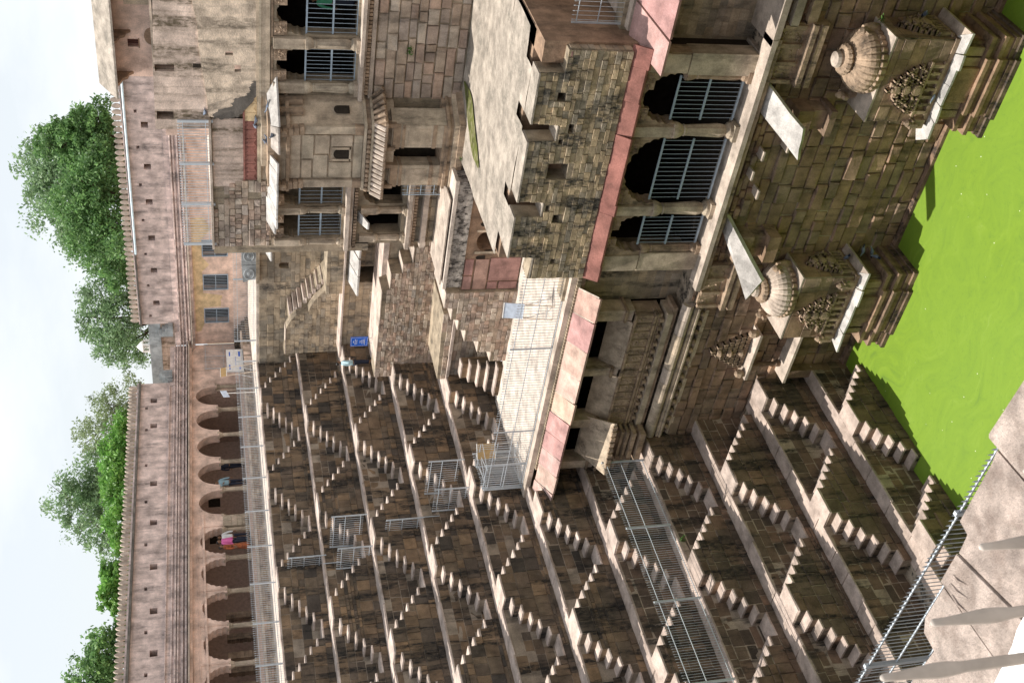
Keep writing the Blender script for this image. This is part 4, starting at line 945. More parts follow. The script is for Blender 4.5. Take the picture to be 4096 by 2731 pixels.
# lime plastered roof, slightly warped, with broken bays behind the parapet
rf = MB(); nx, ny = 26, 22; X0, X1, Y0, Y1 = 17.75, 30.0, -7.5, -.05
for j in range(ny+1):
    for i in range(nx+1):
        x_ = X0+(X1-X0)*i/nx; y_ = Y0+(Y1-Y0)*j/ny
        z_ = -6.74 + .05*mnoise.noise(Vector((x_*.7, y_*.7, 0))) + .02*mnoise.noise(Vector((x_*2.4, y_*2.4, 3)))
        rf.v.append((x_, y_, z_))
for j in range(ny):
    for i in range(nx):
        cx_ = X0+(X1-X0)*(i+.5)/nx; cy_ = Y0+(Y1-Y0)*(j+.5)/ny
        if cy_ < -6.75 and (cx_ < 18.6 or 20.15 < cx_ < 20.75 or 22.8 < cx_ < 23.45 or cx_ > 25.0): continue
        if cx_ > 25.6 and cy_ < -4.7-.0: continue
        k = j*(nx+1)+i; rf.f.append((k, k+1, k+nx+2, k+nx+1))
rfo = rf.build('plaster_roof', 'roof', lg)
MB().box(17.75, 25.75, -7.0, -.1, -9.4, -6.86).build('roof_body', 'brownp', lg)
MB().box(25.74, 31, -4.7, -.1, -9.4, -6.86).build('roof_body', 'brownp', lg)
MB().box(25.3, 31, -4.95, -4.55, -7.0, -6.7).build('roof_rim', 'roof', lg)
# moss pool: a shallow green stain on the roof, its own film of growth
mb = MB(); ring = []
for i in range(40):
    a = 2*PI*i/40; u_ = 1.75*math.cos(a)+.2*math.sin(3*a); v_ = .48*math.sin(a)+.12*math.cos(2*a)*math.cos(a); x_ = 19.75-.5*u_+.86*v_; y_ = -2.0-.86*u_-.5*v_; ring.append((x_, y_ - .0*(x_-20), -6.70+.05*mnoise.noise(Vector((x_*.7, y_*.7, 0)))+.02*mnoise.noise(Vector((x_*2.4, y_*2.4, 3)))))
mb.add(ring+[(19.75, -2.0, -6.69)], [(i, (i+1) % 40, 40) for i in range(40)])
M['mossf'] = stone_mat('wet_moss', [(.10, .11, .025), (.10, .11, .025)], stain=.5, stain_col=(.30, .25, .18), streak=(4, 4, 4), lo=.45, hi=.6, bstr=.4)
mb.build('moss_patch', 'mossf', rfo)
grp = 'barred arches of the loggia'
grille('window_grille', 'blue grey iron bars in the narrow left arch of the loggia', 18.86, 19.98, -7.9, -13.2, -11.12, 8, (-13.15, -12.1, -11.14), 'window bars', grp)
grille('window_grille', 'blue grey iron bars in the wide middle arch of the loggia', 20.6, 22.8, -7.9, -13.2, -11.12, 14, (-13.15, -12.1, -11.14), 'window bars', grp)
grille('window_grille', 'blue grey iron bars in the right hand arch of the loggia', 23.45, 24.9, -7.9, -13.2, -11.12, 10, (-13.15, -12.1, -11.14), 'window bars', grp)

# ---------------- recessed wall and balcony wing left of the loggia (and its twin at the right)
bw = thing('balcony_wing', 'shaded wing with carved balustrade and three dark openings under the pink eave', 'balcony wing', (13, -7.6, -14))
MB().box(15.9, 18.1, -7.1, -6.5, -13.5, -9.3).build('plain_wall_core', 'pal_mort', bw)
st = Stones(bw, limit=270)
masonry(st, bw, 'pal', rect(15.95, 18.0, -13.45, -9.5), 'y', -7.1, holes=[rect(15.55, 15.7, -11.6, -11.4)], ch=(.24, .36), ln=(.4, .9), dep=(.004, .016), gap=.01)
MB().box(8.2, 16.0, -7.05, -3.5, -13.5, -9.5, 's').build('inner_room', 'dark', bw)
for a, b in ((15.55, 16.0), (13.0, 13.35), (10.4, 10.8), (8.2, 8.6)):
    MB().box(a, b, -7.82, -7.2, -11.75, -9.84).build('pillar', 'ashlar', bw); MB().box(a-.12, b+.12, -7.95, -7.1, -10.2, -10.05).build('bracket', 'carv', bw); MB().box(a-.05, b+.05, -7.9, -7.1, -11.5, -11.4).build('pillar_ring', 'carv', bw)
MB().box(8.2, 16.1, -7.8, -7.0, -10.2, -9.81).build('lintel', 'carv', bw)
for a, b in ((13.37, 15.53), (10.82, 12.98), (8.62, 10.38)):   # sloping seat backs
    vs = [(a, -7.35, -11.05), (b, -7.35, -11.05), (b, -7.95, -11.72), (a, -7.95, -11.72)]; vs += [(v[0], v[1]+.05, v[2]-.1) for v in vs]
    MB().add(vs, [(0, 1, 2, 3), (7, 6, 5, 4), (0, 4, 5, 1), (1, 5, 6, 2), (2, 6, 7, 3), (3, 7, 4, 0)]).build('sloping_seat', 'ashlar', bw)
MB().box(8.2, 15.9, -7.95, -7.2, -12.75, -11.72).build('balustrade_wall', 'carv', bw)
x = 8.4; i = 0
while x < 15.7:     # upright carved balusters
    carving(bw, x, x+.27, -12.42, -11.82, -7.97, i, n=14, name='baluster_panel'); x += .36; i += 1
mould(bw, 8.2, 15.95, -7.95, [(-11.8, -11.72, .10), (-12.52, -12.44, .08), (-12.62, -12.56, .05)], 'carv')
x = 8.4
while x < 15.8:
    MB().box(x, x+.14, -8.06, -7.9, -12.8, -12.66).build('flower_block', 'carv', bw); x += .36
st2 = [(8.0, 16.6)]
MB().box(8.0, 16.0, -8.12, -7.3, -13.05, -12.85).build('moulding', 'ashlar', bw); MB().box(10.0, 16.2, -8.05, -7.3, -13.2, -13.05).build('moulding', 'carv', bw)
xs = [10.2]
while xs[-1] < 16.3: xs.append(xs[-1]+random.uniform(.5, .9))
for a, b in zip(xs, xs[1:]):       # big round cushion moulding of separate stones
    mb = MB(); n = 8; vs = []
    for s_ in (a, b-.012):
        for q in range(n+1):
            t_ = -PI/2 + PI*q/n; vs.append((s_, -8.12-.26*math.cos(t_), -13.47+.21*math.sin(t_)))
    mb.add(vs, [(q, q+1, n+2+q, n+1+q) for q in range(n)] + [tuple(range(n+1)), tuple(range(n+1, 2*n+2))[::-1]])
    mb.build('round_moulding', 'ashlar' if random.random() < .6 else 'ledge', bw)
mould(bw, 10.2, 16.4, -8.12, [(-13.78, -13.70, .20), (-13.86, -13.80, .25), (-13.94, -13.88, .17)], 'ashlar')
x = 10.6
while x < 16.2: MB().lathe(x, -8.2, [(.09, -14.12), (.10, -14.04), (.05, -13.98)], 8).build('rosette', 'carv', bw); x += .42
MB().box(10.2, 16.2, -8.2, -8.05, -14.3, -14.16).build('moulding', 'ashlar', bw)
st.done()
bal = thing('small_oriel', 'little broken carved oriel with a petal edged canopy where the wing meets the stairs', 'oriel', (9.9, -8.4, -12.6))
vs = [(8.9, -7.6, -11.0), (10.8, -7.6, -11.0), (11.3, -8.6, -11.75), (8.9, -8.9, -11.75)]; vs += [(v[0], v[1], v[2]-.1) for v in vs]
MB().add(vs, [(0, 1, 2, 3), (7, 6, 5, 4), (0, 4, 5, 1), (1, 5, 6, 2), (2, 6, 7, 3), (3, 7, 4, 0)]).build('canopy', 'ashlar', bal)
for i in range(9): MB().box(9.0+i*.25, 9.19+i*.25, -8.95+i*.035, -8.6, -11.88, -11.72).build('petal', 'carv', bal)
MB().box(9.4, 10.6, -8.35, -7.5, -12.9, -11.85).build('body', 'carv', bal); mould(bal, 9.3, 10.7, -8.35, [(-12.3, -12.2, .12), (-12.5, -12.4, .18), (-12.75, -12.6, .25), (-13.1, -12.9, .32)], 'carv')
# pink eave
pe = thing('pink_eave', 'sloping eave of big pink stone slabs over the dark balcony openings', 'eave', (12.8, -8.5, -9.3))
xs = [6.4, 7.3, 8.2, 9.1, 10.0, 11.0, 12.0, 13.1, 14.4, 15.7, 16.75]
for a, b in zip(xs, xs[1:]):
    e = random.uniform(-.06, .05); z = random.uniform(-.02, .02)
    vs = [(a, -7.42, -9.67+z), (b-.04, -7.42, -9.67+z), (b+.5-.04, -8.68+e, -9.97+z), (a+.5, -8.68+e, -9.97+z)]
    vs += [(v[0], v[1]+.02, v[2]-.08) for v in vs]
    MB().add(vs, [(0, 1, 2, 3), (7, 6, 5, 4), (0, 4, 5, 1), (1, 5, 6, 2), (2, 6, 7, 3), (3, 7, 4, 0)]).build('eave_slab', 'pink_slab', pe)
    MB().add([(b-.05, -7.44, -9.685), (b+.0, -7.44, -9.685), (b+.50, -8.6, -9.965), (b+.45, -8.6, -9.965)], [(0, 1, 2, 3)]).build('joint_mortar', 'ledge', pe)
# pale terrace above it
tr = thing('pale_terrace', 'wide pale plastered terrace behind the spiked railing above the pink eave', 'terrace', (12, -5, -9.5))
MB().box(6.15, 17.8, -7.05, -1.9, -9.62, -9.44).build('floor', 'terr', tr)
xs = [6.1]
while xs[-1] < 17.6: xs.append(xs[-1]+random.uniform(.9, 1.8))
for a, b in zip(xs, xs[1:]): MB().box(a, min(b, 17.8)-.015, -7.32+random.uniform(-.02, .02), -6.75, -9.6, -9.41).build('edge_slab', 'ledge', tr)
x = 7.8
while x < 17.7: MB().box(x, x+.1, -7.42, -7.2, -9.74, -9.61).build('petal_block', 'pal_mort', tr); x += .135
MB().box(7.8, 17.7, -7.38, -6.9, -9.9, -9.62).build('moulding', 'brownp', tr)
# twin wing at the right, only its end in view
rw = thing('right_wing', 'right hand wing wall with a pink eave tip at the edge of the picture', 'wing', (28, -7, -11))
MB().box(25.4, 33, -7.05, -6.5, -13.5, -9.3).build('wall_core', 'pal_mort', rw)
st = Stones(rw); masonry(st, rw, 'pal', rect(25.75, 29, -13.45, -9.5), 'y', -7.05, holes=[rect(26.95, 27.15, -11.55, -11.35)], ch=(.2, .32), ln=(.3, .7), dep=(.004, .02), gap=.01)
st.done()
for a, b in ((25.8, 26.9), (26.9, 28.1), (28.1, 29.4)):
    vs = [(a+.05, -7.4, -9.46), (b-.02, -7.4, -9.46), (b-.5, -8.9, -10.04), (a-.42, -8.9, -10.04)]; vs += [(v[0], v[1]+.02, v[2]-.08) for v in vs]
    MB().add(vs, [(0, 1, 2, 3), (7, 6, 5, 4), (0, 4, 5, 1), (1, 5, 6, 2), (2, 6, 7, 3), (3, 7, 4, 0)]).build('eave_slab', 'pink_slab', rw)
MB().box(25.95, 33, -7.35, -4.6, -9.62, -9.41).build('terrace_floor', 'ledge', rw); MB().box(25.95, 33, -7.3, -6.9, -9.85, -9.62).build('moulding', 'pal_mort', rw)
MB().box(26.2, 33, -8.6, -7.0, -13.5, -13.3).build('floor_slab', 'ledge', rw)

# ---------------- speckled roof block with the red panelled door wall
rb = thing('roof_block', 'flat pale roof block with a speckled black parapet over a red panelled door wall', 'roof block', (14.8, -2.1, -9.5))
MB().box(12.55, 17.45, -2.1, -.1, -6.55, -6.42).build('roof_slab', 'terr', rb)
MB().box(12.6, 17.4, -2.06, -.1, -7.15, -6.55).build('parapet', 'speck', rb)
mass('door_wall', 'brownp', rb, rect(12.4, 17.4, -9.45, -7.15), -1.98, 1.6, [arch_poly(14.25, 15.15, -9.44, -7.9, -7.55)])
room(rb, 'y', -1.0, 14.2, 15.2, -9.44, -7.5, 1.5)
MB().box(14.15, 14.25, -2.02, -1.9, -9.44, -7.5).build('door_jamb', 'ashlar', rb); MB().box(15.15, 15.25, -2.02, -1.9, -9.44, -7.5).build('door_jamb', 'ashlar', rb)
for a, b, c, d in ((12.45, 13.1, -7.55, -7.2), (13.15, 13.9, -7.55, -7.2), (12.45, 13.9, -8.15, -7.62), (12.45, 12.8, -8.6, -8.2), (12.85, 13.95, -9.4, -8.2), (12.45, 12.8, -9.4, -8.65)):
    MB().box(a, b-.02, -2.03, -1.97, c+.02, d).build('red_panel', 'redp', rb)
for x_ in (13.95, 15.5): MB().plate(arch_poly(x_-.1, x_+.1, -7.95, -7.75, -7.6), 'y', -2.0, .01).build('niche', 'dark', rb)

# ---------------- masonry blocks between the roof block and the stair tiers
def block(label, polys, mat='rub', mort='pal_mort', cap=True, ch=(.15, .24), ln=(.22, .55), lim=285, dep=(.01, .05)):
    x_, z_ = polys[0][0][0]; y_ = polys[0][1]
    t = thing('masonry_block', label, 'stone wall', (x_, y_, z_)); st = Stones(t, limit=lim)
    for poly, y, depth, *h in polys:
        h = h[0] if h else []
        c = mass('core', mort, t, poly, y, depth, h)
        masonry(st, c, mat, poly, 'y', y, holes=h, ch=ch, ln=ln, dep=dep, rough=(mat == 'rub'))
        if cap:
            for i in range(len(poly)):      # pale worn tops
                (a, b), (c_, d) = poly[i], poly[(i+1) % len(poly)]
                if abs(b-d) < .08 and a > c_+.1 and b > min(p[1] for p in poly)+.3: MB().box(c_+.01, a-.01, y-.03, y+depth, b, b+.035).build('top_slab', 'ledge', t)
    st.done(); return t
block('weathered block wall stepping down behind the pale terrace, beside the red door wall', [
    ([(8.75, -9.5), (12.4, -9.5), (12.4, -6.6), (11.65, -6.6), (11.6, -6.93), (11.05, -6.93), (11.0, -7.25), (10.5, -7.25), (10.45, -7.6), (9.9, -7.6), (9.85, -8.2), (9.3, -8.2), (9.25, -8.8), (8.75, -8.8)], -2.15, 2.2),
    ([(5.9, -9.5), (9.6, -9.5), (9.6, -7.15), (5.9, -7.25)], -.05, 2.4)])
sp = thing('terrace_steps', 'broken lit steps climbing from the pale terrace to the stair tiers', 'steps', (7.8, -1.6, -9.5))
for i in range(5):
    MB().box(6.7, 8.3-.2*i, -2.1+.3*i, -1.7+.3*i, -9.5, -9.26+.3*i).build('step', 'tier', sp); MB().box(6.7, 8.3-.2*i, -2.12+.3*i, -1.7+.3*i, -9.26+.3*i, -9.2+.3*i).build('tread', 'tread', sp)
block('big weathered masonry block with sooty streaks beneath the man and blue sign', [
    ([(4.05, -7.65), (12.7, -7.65), (12.7, -6.6), (11.35, -6.6), (11.3, -6.18), (10.5, -6.18), (10.45, -5.77), (9.98, -5.77), (9.93, -5.3), (9.12, -5.3), (9.0, -4.97), (4.0, -4.93)], 2.3, 1.0)], ch=(.13, .2), ln=(.2, .42))
MB().box(5.0, 16.0, -.2, 2.4, -7.72, -7.6).build('ledge', 'tread', rb)
block('shaded wall behind the man, with a deep dark doorway at its right', [
    ([(3.3, -5.7), (13.3, -5.7), (13.3, -2.95), (6.5, -2.95), (6.5, -3.75), (3.3, -3.75)], 5.3, 1.2, [rect(7.15, 8.05, -5.6, -4.25), rect(10.4, 11.6, -5.6, -4.1)])], mat='pal', cap=False, ch=(.22, .34), ln=(.3, .7), dep=(.004, .03))
room(rb, 'y', 6.45, 6.9, 12.0, -5.65, -4.0, 1.5)
MB().box(2.9, 13.3, 3.31, 5.29, -5.3, -5.06).build('landing', 'tread', rb)
MB().box(3.2, 13.2, 3.4, 7.0, -9.0, -5.31).build('landing_body', 'pal', rb)
MB().box(2.7, 13.3, 5.15, 6.3, -3.78, -3.70).build('landing', 'tread', rb)
pz = thing('white_eave_slabs', 'row of white stone eave slabs jutting over the deep doorway', 'eave', (7.5, 5.0, -3.9))
for a, b in ((9.4, 10.1), (8.4, 9.3), (7.3, 8.35)):
    vs = [(a, 5.3, -3.9), (b, 5.3, -3.9), (b-.15, 4.3, -4.2), (a-.15, 4.3, -4.2)]; vs += [(v[0], v[1], v[2]-.08) for v in vs]
    MB().add(vs, [(0, 1, 2, 3), (7, 6, 5, 4), (0, 4, 5, 1), (1, 5, 6, 2), (2, 6, 7, 3), (3, 7, 4, 0)]).build('eave_slab', 'chajja', pz)
block('tan masonry block with a broken stepped top beside the flight of lit treads', [
    ([(2.15, -3.78), (6.9, -3.78), (6.9, -3.1), (6.1, -3.1), (5.8, -2.95), (5.4, -2.6), (5.0, -2.4), (4.7, -2.3), (4.5, -1.75), (4.2, -1.5), (3.7, -1.28), (2.1, -1.22)], 6.25, .5)], mat='pal', ch=(.17, .26), ln=(.25, .55), dep=(.005, .03))
fl = thing('side_stair', 'steep flight of sunlit treads climbing left behind the tan masonry block', 'stairs', (5.3, 7.1, -3.7))
for i in range(11): slab('step', 'tread', fl, 6.75-.27*i, 7.05-.27*i, 6.7, 7.9, -3.72+.21*i, -3.55+.21*i)
mb = MB().plate([(3.6, -3.8), (7.4, -3.8), (7.4, -3.75), (4.0, -1.45), (3.6, -1.45)], 'y', 6.75, 1.2); mb.build('stair_body', 'pal_mort', fl)
block('upper tan wall with small niches and a dark doorway under the broken white eave', [
    ([(-.04, -3.8), (13.4, -3.8), (13.4, -.13), (-.04, -.13)], 7.95, .5, [rect(8.3, 9.5, -2.75, -.95), arch_poly(7.15, 7.4, -1.55, -1.4, -1.2), arch_poly(6.0, 6.35, -1.5, -1.2, -1.05)])], mat='pal', cap=False, ch=(.2, .34), ln=(.3, .7), dep=(.004, .03))
room(rb, 'y', 8.44, 8.2, 9.6, -2.8, -.9, 1.5)
for x_ in (6.2, 7.3): MB().box(x_-.25, x_+.25, 8.3, 8.44, -1.7, -.9).build('niche_back', 'brownp', rb)
for a, b in ((9.0, 9.9), (8.0, 8.95), (7.1, 7.95)):
    vs = [(a, 7.95, -.35), (b, 7.95, -.35), (b-.1, 7.2, -.6), (a-.1, 7.2, -.6)]; vs += [(v[0], v[1], v[2]-.07) for v in vs]
    MB().add(vs, [(0, 1, 2, 3), (7, 6, 5, 4), (0, 4, 5, 1), (1, 5, 6, 2), (2, 6, 7, 3), (3, 7, 4, 0)]).build('eave_slab', 'chajja', pz)
gp = thing('carved_parapet', 'blue grey carved stone parapet panels at the end of the upper terrace', 'parapet', (7, 7.9, 0))
for i, (a, b) in enumerate(((5.35, 6.35), (6.38, 7.4), (7.42, 8.4))):
    MB().plate([(a + (.25 if i == 0 else 0), .02), (b, .02), (b, .68), (a, .62)] if i == 0 else rect(a, b, .02, .68), 'y', 7.78, .12).build('panel', 'bluegrey', gp)
    mb = MB().lathe(0, 0, [(.3, 0), (.32, .015), (.26, .03), (.24, .01), (.1, .01), (.08, .035), (.02, .04)], 14)
    mb.v = [((a+b)/2+v[0]*1.1, 7.78-v[2], .34+v[1]*.85) for v in mb.v]; mb.build('medallion', 'bluegrey', gp)
MB().box(5.3, 8.5, 7.7, 7.98, -.14, .02).build('petal_course', 'pal_mort', gp)

# ---------------- main palace block (plane y=0): upper arches, frieze, rubble, terraces
pb = thing('palace_block', 'main sandstone palace block with barred upper arches, red frieze and rubble corner', 'palace', (18, 0, -9))
oy = 0.0
upL = [(13.62, 14.72), (15.08, 16.35)]; upR = [(20.15, 21.38), (21.9, 23.35), (23.9, 25.3), (25.8, 27.2)]
lowL = [(13.75, 14.62), (15.1, 16.2)]
hs_ = [arch_poly(a, b, -2.7, -1.12, -.32, foils=6) for a, b in upL] + [arch_poly(a, b, -2.9, -1.2, -.25, foils=6) for a, b in upR] + [arch_poly(a, b, -5.0, -4.1, -3.5, foils=4) for a, b in lowL]
mass('front_wall', 'pal_mort', pb, rect(13.25, 31, -9.4, .42), oy, .6, hs_)
MB().box(13.3, 31, .6, .7, -9.3, -6.9).build('inner_back', 'brownp', pb)
room(pb, 'y', .6, 16.5, 31, -2.95, -.1, 3.6); room(pb, 'y', .6, 13.5, 16.5, -2.85, -.1, 1.5, 'pal', 'sunlit_tone_room'); room(pb, 'y', .6, 13.5, 16.4, -5.1, -3.3, 2.5)  # upper left room in paler stone, imitating a sunlit wall behind the arches
st = Stones(pb)
lowerm = [rect(19.6, 28.6, -6.7, -3.55)]
masonry(st, pb, 'rub', lowerm[0], 'y', oy, ch=(.28, .42), ln=(.4, .95), dep=(.02, .13), gap=.045, rough=True)
masonry(st, pb, 'pal', rect(13.27, 16.55, -6.5, -5.3), 'y', oy, ch=(.2, .3), ln=(.3, .7))
rubp = [(13.25, -.05), (16.15, -.05), (16.15, .42), (16.2, .9), (16.1, 1.3), (15.9, 1.6), (15.2, 1.75), (14.9, 1.98), (13.25, 1.98)]
masonry(st, pb, 'rub', rubp, 'y', oy-.02, holes=[rect(15.35, 15.65, .35, .62), rect(14.0, 14.2, .3, .5), rect(15.4, 15.55, 1.5, 1.9)], ch=(.14, .24), ln=(.18, .5), dep=(.01, .07), gap=.02, rough=True)
masonry(st, pb, 'ashlar', rect(13.27, 13.6, -2.7, -.1), 'y', oy-.02, ch=(.25, .4), ln=(.3, .35), dep=(.01, .03))
st.done()
mass('upper_wall', 'pal_mort', pb, rect(13.25, 18.7, .42, 2.0), oy, .6)
# arch surround frames, columns
def bayset(bays, z0, zc, zt, r=.13, mat='ashlar'):
    xs = sorted(set([b[0]-.16 for b in bays[:1]] + [(bays[i][1]+bays[i+1][0])/2 for i in range(len(bays)-1)] + [bays[-1][1]+.16]))
    for x_ in xs:
        column(pb, x_, oy-.10, z0, zc, r, mat); MB().box(x_-r*1.1, x_+r*1.1, oy-.2, oy+.1, zc, zt).build('column_block', mat, pb)
bayset(upL, -2.8, -1.15, -.2); bayset(upR, -2.98, -1.15, -.1, .17); bayset(lowL, -5.15, -3.95, -3.4, .13)
for a, b in upR+upL:
    carving(pb, a-.02, a+.42, -.55, -.12, oy-.03, int(a*9), n=22, name='spandrel_relief'); carving(pb, b-.42, b+.02, -.55, -.12, oy-.03, int(b*8), n=22, name='spandrel_relief')
    MB().box(a-.1, b+.1, oy-.06, oy+.1, -.1, -.03).build('arch_frame', 'carv', pb)
mould(pb, 13.2, 16.5, oy, [(-2.95, -2.8, .42), (-3.08, -2.95, .30)], 'ledge'); mould(pb, 19.7, 31, oy, [(-3.1, -2.98, .50), (-3.2, -3.1, .3)], 'ledge')
mould(pb, 13.2, 16.6, oy, [(-5.3, -5.15, .4), (-5.4, -5.3, .25)], 'ledge'); mould(pb, 19.5, 31, oy, [(-3.5, -3.36, .18)], 'ledge')
for x0, x1, z, pr in ((13.2, 16.5, -3.24, .3), (19.8, 29, -3.34, .22), (13.2, 16.5, -5.54, .22)):     # bead courses
    x = x0
    while x < x1: MB().box(x, x+.10, oy-pr, oy, z, z+.12).build('bead', 'carv', pb); x += .14
for a, b in ((11.9, 13.25), (14.3, 14.8)):
    vs = [(a, .0, -3.3), (b, .0, -3.3), (b-.1, -.7, -3.6), (a+.1, -.7, -3.6)]; vs += [(v[0], v[1], v[2]-.06) for v in vs]
    if b > 14: MB().add(vs, [(0, 1, 2, 3), (7, 6, 5, 4), (0, 4, 5, 1), (1, 5, 6, 2), (2, 6, 7, 3), (3, 7, 4, 0)]).build('broken_eave', 'chajja', pb)
MB().box(13.2, 16.3, -.3, 0, -5.95, -5.75).build('worn_ledge', 'ledge', pb)
MB().box(12.7, 16.6, -2.0, .05, -6.35, -6.30).build('roof_edge', 'ledge', pb)
# frieze of red leaf blocks, grey moulding
MB().box(16.15, 19.9, oy-.05, oy+.1, .36, .42).build('frieze_moulding', 'ashlar', pb); MB().box(16.1, 31, oy-.10, oy+.1, .28, .36).build('frieze_moulding', 'ashlar', pb)
MB().box(16.15, 19.9, oy-.06, oy+.1, .84, .90).build('frieze_moulding', 'red', pb)
x = 16.2; i = 0
leafp = [(0, .0), (.17, .1), (.33, .0), (.33, .28), (.25, .40), (.17, .30), (.08, .40), (0, .28)]
while x < 19.8:
    MB().box(x, x+.335, oy-.03, oy+.05, .42, .84).build('frieze_block', 'red' if x < 18.6 else 'ochre', pb)
    MB().plate([(x+a, .43+b) for a, b in leafp], 'y', oy-.05, .03).build('leaf_relief', 'red' if x < 18.6 else 'ochre', pb); x += .345; i += 1
mass('plaster_field', 'plas_blk', pb, rect(15.9, 18.7, .9, 1.95), oy-.02, .1)
MB().box(16.2, 31, oy-.02, oy+.1, -.02, .28).build('plain_course', 'ashlar', pb)
# coarse rendered field on the right, overlapping edge broken
bump_ = [(18.62, .0), (31, .0), (31, 2.45), (22.9, 2.45), (22.2, 2.32), (21.4, 2.3), (20.4, 2.2), (19.6, 2.1), (18.8, 2.05), (18.68, 1.6), (18.9, 1.2), (19.3, .95), (19.5, .6), (19.85, .45), (19.7, .2)]
mass('coarse_render', 'plas_rough', pb, bump_, oy-.07, .2, [rect(20.5, 20.75, .95, 1.15), rect(21.1, 21.25, 1.2, 1.45)])
MB().plate([(18.9, .9), (19.3, .7), (19.75, .35), (20.1, .38), (19.9, .62), (19.6, .8), (19.5, 1.1), (19.15, 1.35), (18.95, 1.8), (18.72, 1.85), (18.7, 1.4)], 'y', oy-.078, .01) if False else None
rr_ = random.Random(6); sp__ = [(18.85, 1.0), (19.3, .62), (19.75, .36), (20.1, .38), (20.2, .55), (19.95, .66), (19.8, .62), (19.6, .86), (19.5, 1.15), (19.2, 1.3), (19.05, 1.7), (18.9, 1.9), (18.72, 1.85), (18.68, 1.4)]; jg = []
for (a, b), (c, d) in zip(sp__, sp__[1:]+sp__[:1]):
    for k in range(7): f = k/7; jg.append((a+(c-a)*f+rr_.uniform(-.035, .035), b+(d-b)*f+rr_.uniform(-.05, .05)))
MB().plate(jg, 'y', oy-.076, .004).build('mould_stain', 'soot', pb)
MB().box(19.6, 31, oy-.085, oy, .0, .45).build('ashlar_course', 'ashlar', pb)
MB().box(13.2, 18.7, oy-.16, oy+.6, 1.98, 2.06).build('terrace_kerb', 'ledge', pb)
MB().box(13.2, 18.7, oy+.03, 7.9, 1.7, 2.04).build('terrace_floor', 'terr', pb)
MB().box(12.9, 13.3, .0, 7.9, -3.8, 2.0).build('west_flank', 'pal', pb)
MB().box(13.2, 18.7, 7.3, 7.9, 2.0, 2.3).build('rear_kerb', 'plas', pb)
# plaster block on top right
mass('plaster_block', 'plas_blk', pb, [(18.3, 2.0), (31, 2.2), (31, 3.62), (22.9, 3.66), (20.3, 3.78), (18.25, 3.82)], oy-.03, 1.2, [rect(18.85-.2, 18.95, 3.2, 3.75), rect(20.45, 20.7, 3.1, 3.72)])
MB().box(17.7, 18.4, .5, 3.0, 2.05, 3.5).build('side_pier', 'plas', pb)
MB().box(18.2, 31, .6, 1.3, 3.72, 3.80).build('top_bed', 'roof', pb)
for a, b, k in ((20.5, 20.62, 4),): MB().box(20.62, 20.75, oy-.06, oy, 2.25, 2.5).build('niche_step', 'dark', pb)
railing('railing', 'grey spiked railing on the kerb of the high palace terrace', (18.6, -.05, 2.06), (13.4, -.05, 2.06), 1.06, .115, (.10, .86), posts=(0, .33, .66, 1), post_w=.09, mat='galv', r=.012)
# pink house on the roof
ph = thing('rooftop_house', 'pink plastered rooftop house with a heavy mottled eave at the upper right', 'house', (22, 3, 3.6))
mass('wall', 'plas', ph, rect(18.6, 31, 2.0, 5.1), 3.0, .4, [rect(19.75, 20.05, 4.32, 4.68)])
wf = MB().box(19.72, 20.08, 2.97, 3.0, 4.28, 4.32).build('window_frame', 'brownp', ph); MB().box(19.7, 20.1, 3.3, 3.35, 4.2, 4.8).build('window_void', 'dark', wf)
for i in range(4): MB().tube((19.8+i*.07, 3.05, 4.32), (19.8+i*.07, 3.05, 4.68), .01, 4).build('bar', 'red', wf)
vs = [(18.3, 3.0, 5.75), (31, 3.0, 5.75), (31, 1.9, 5.12), (18.3, 1.9, 5.12)]; vs += [(v[0], v[1], v[2]-.07) for v in vs]
MB().add(vs, [(0, 1, 2, 3), (7, 6, 5, 4), (0, 4, 5, 1), (1, 5, 6, 2), (2, 6, 7, 3), (3, 7, 4, 0)]).build('eave', M['roof'], ph)
MB().box(18.6, 31, 3.02, 3.5, 5.0, 5.62).build('roof_body', 'plas', ph)
for x_ in (18.75, 20.35, 21.9, 23.4, 24.9):
    mb = MB().plate([(3.0, 4.55), (3.0, 5.15), (2.0, 5.10), (2.2, 4.98), (2.5, 4.9), (2.6, 4.75), (2.85, 4.7)], 'x', x_+.05, .1); mb.build('bracket', 'brownp', ph)
MB().plate(arch_poly(19.85, 20.5, 3.8, 3.85, 4.1), 'y', 2.98, .03).build('door_top', 'brownp', ph)
MB().box(21.4, 31, 2.86, 3.0, 3.6, 4.7).build('stone_doorcase', 'ashlar', ph)
MB().box(22.0, 22.8, 2.8, 2.9, 3.7, 4.2).build('door_void', 'dark', ph)

# ---------------- the oriel tower (jharokha)
ot = thing('oriel_tower', 'half octagonal carved oriel tower with two tiny arched windows and petal eave', 'oriel', (17.8, -1.05, -6.7))
def oct_(x0, x1, yf, e=0, sy=.0):    # plan outline: front at yf, canted right side back to the wall
    return [(x0-e, 0.02), (x0-e, yf-e), (x1+e*.7, yf-e), (x1+.62+e, 0.02)]
def prism(poly, z0, z1, name, mat, parent=ot):
    n = len(poly); vs = [(x, y, z0) for x, y in poly] + [(x, y, z1) for x, y in poly]
    return MB().add(vs, [tuple(range(n)), tuple(range(n, 2*n))[::-1]] + [(i, (i+1) % n, n+(i+1) % n, n+i) for i in range(n)]).build(name, mat, parent)
X0, X1, YF = 16.6, 19.08, -1.05
prism(oct_(X0+.05, X1-.05, YF+.05), -3.2, -.15, 'body', 'ashlar')
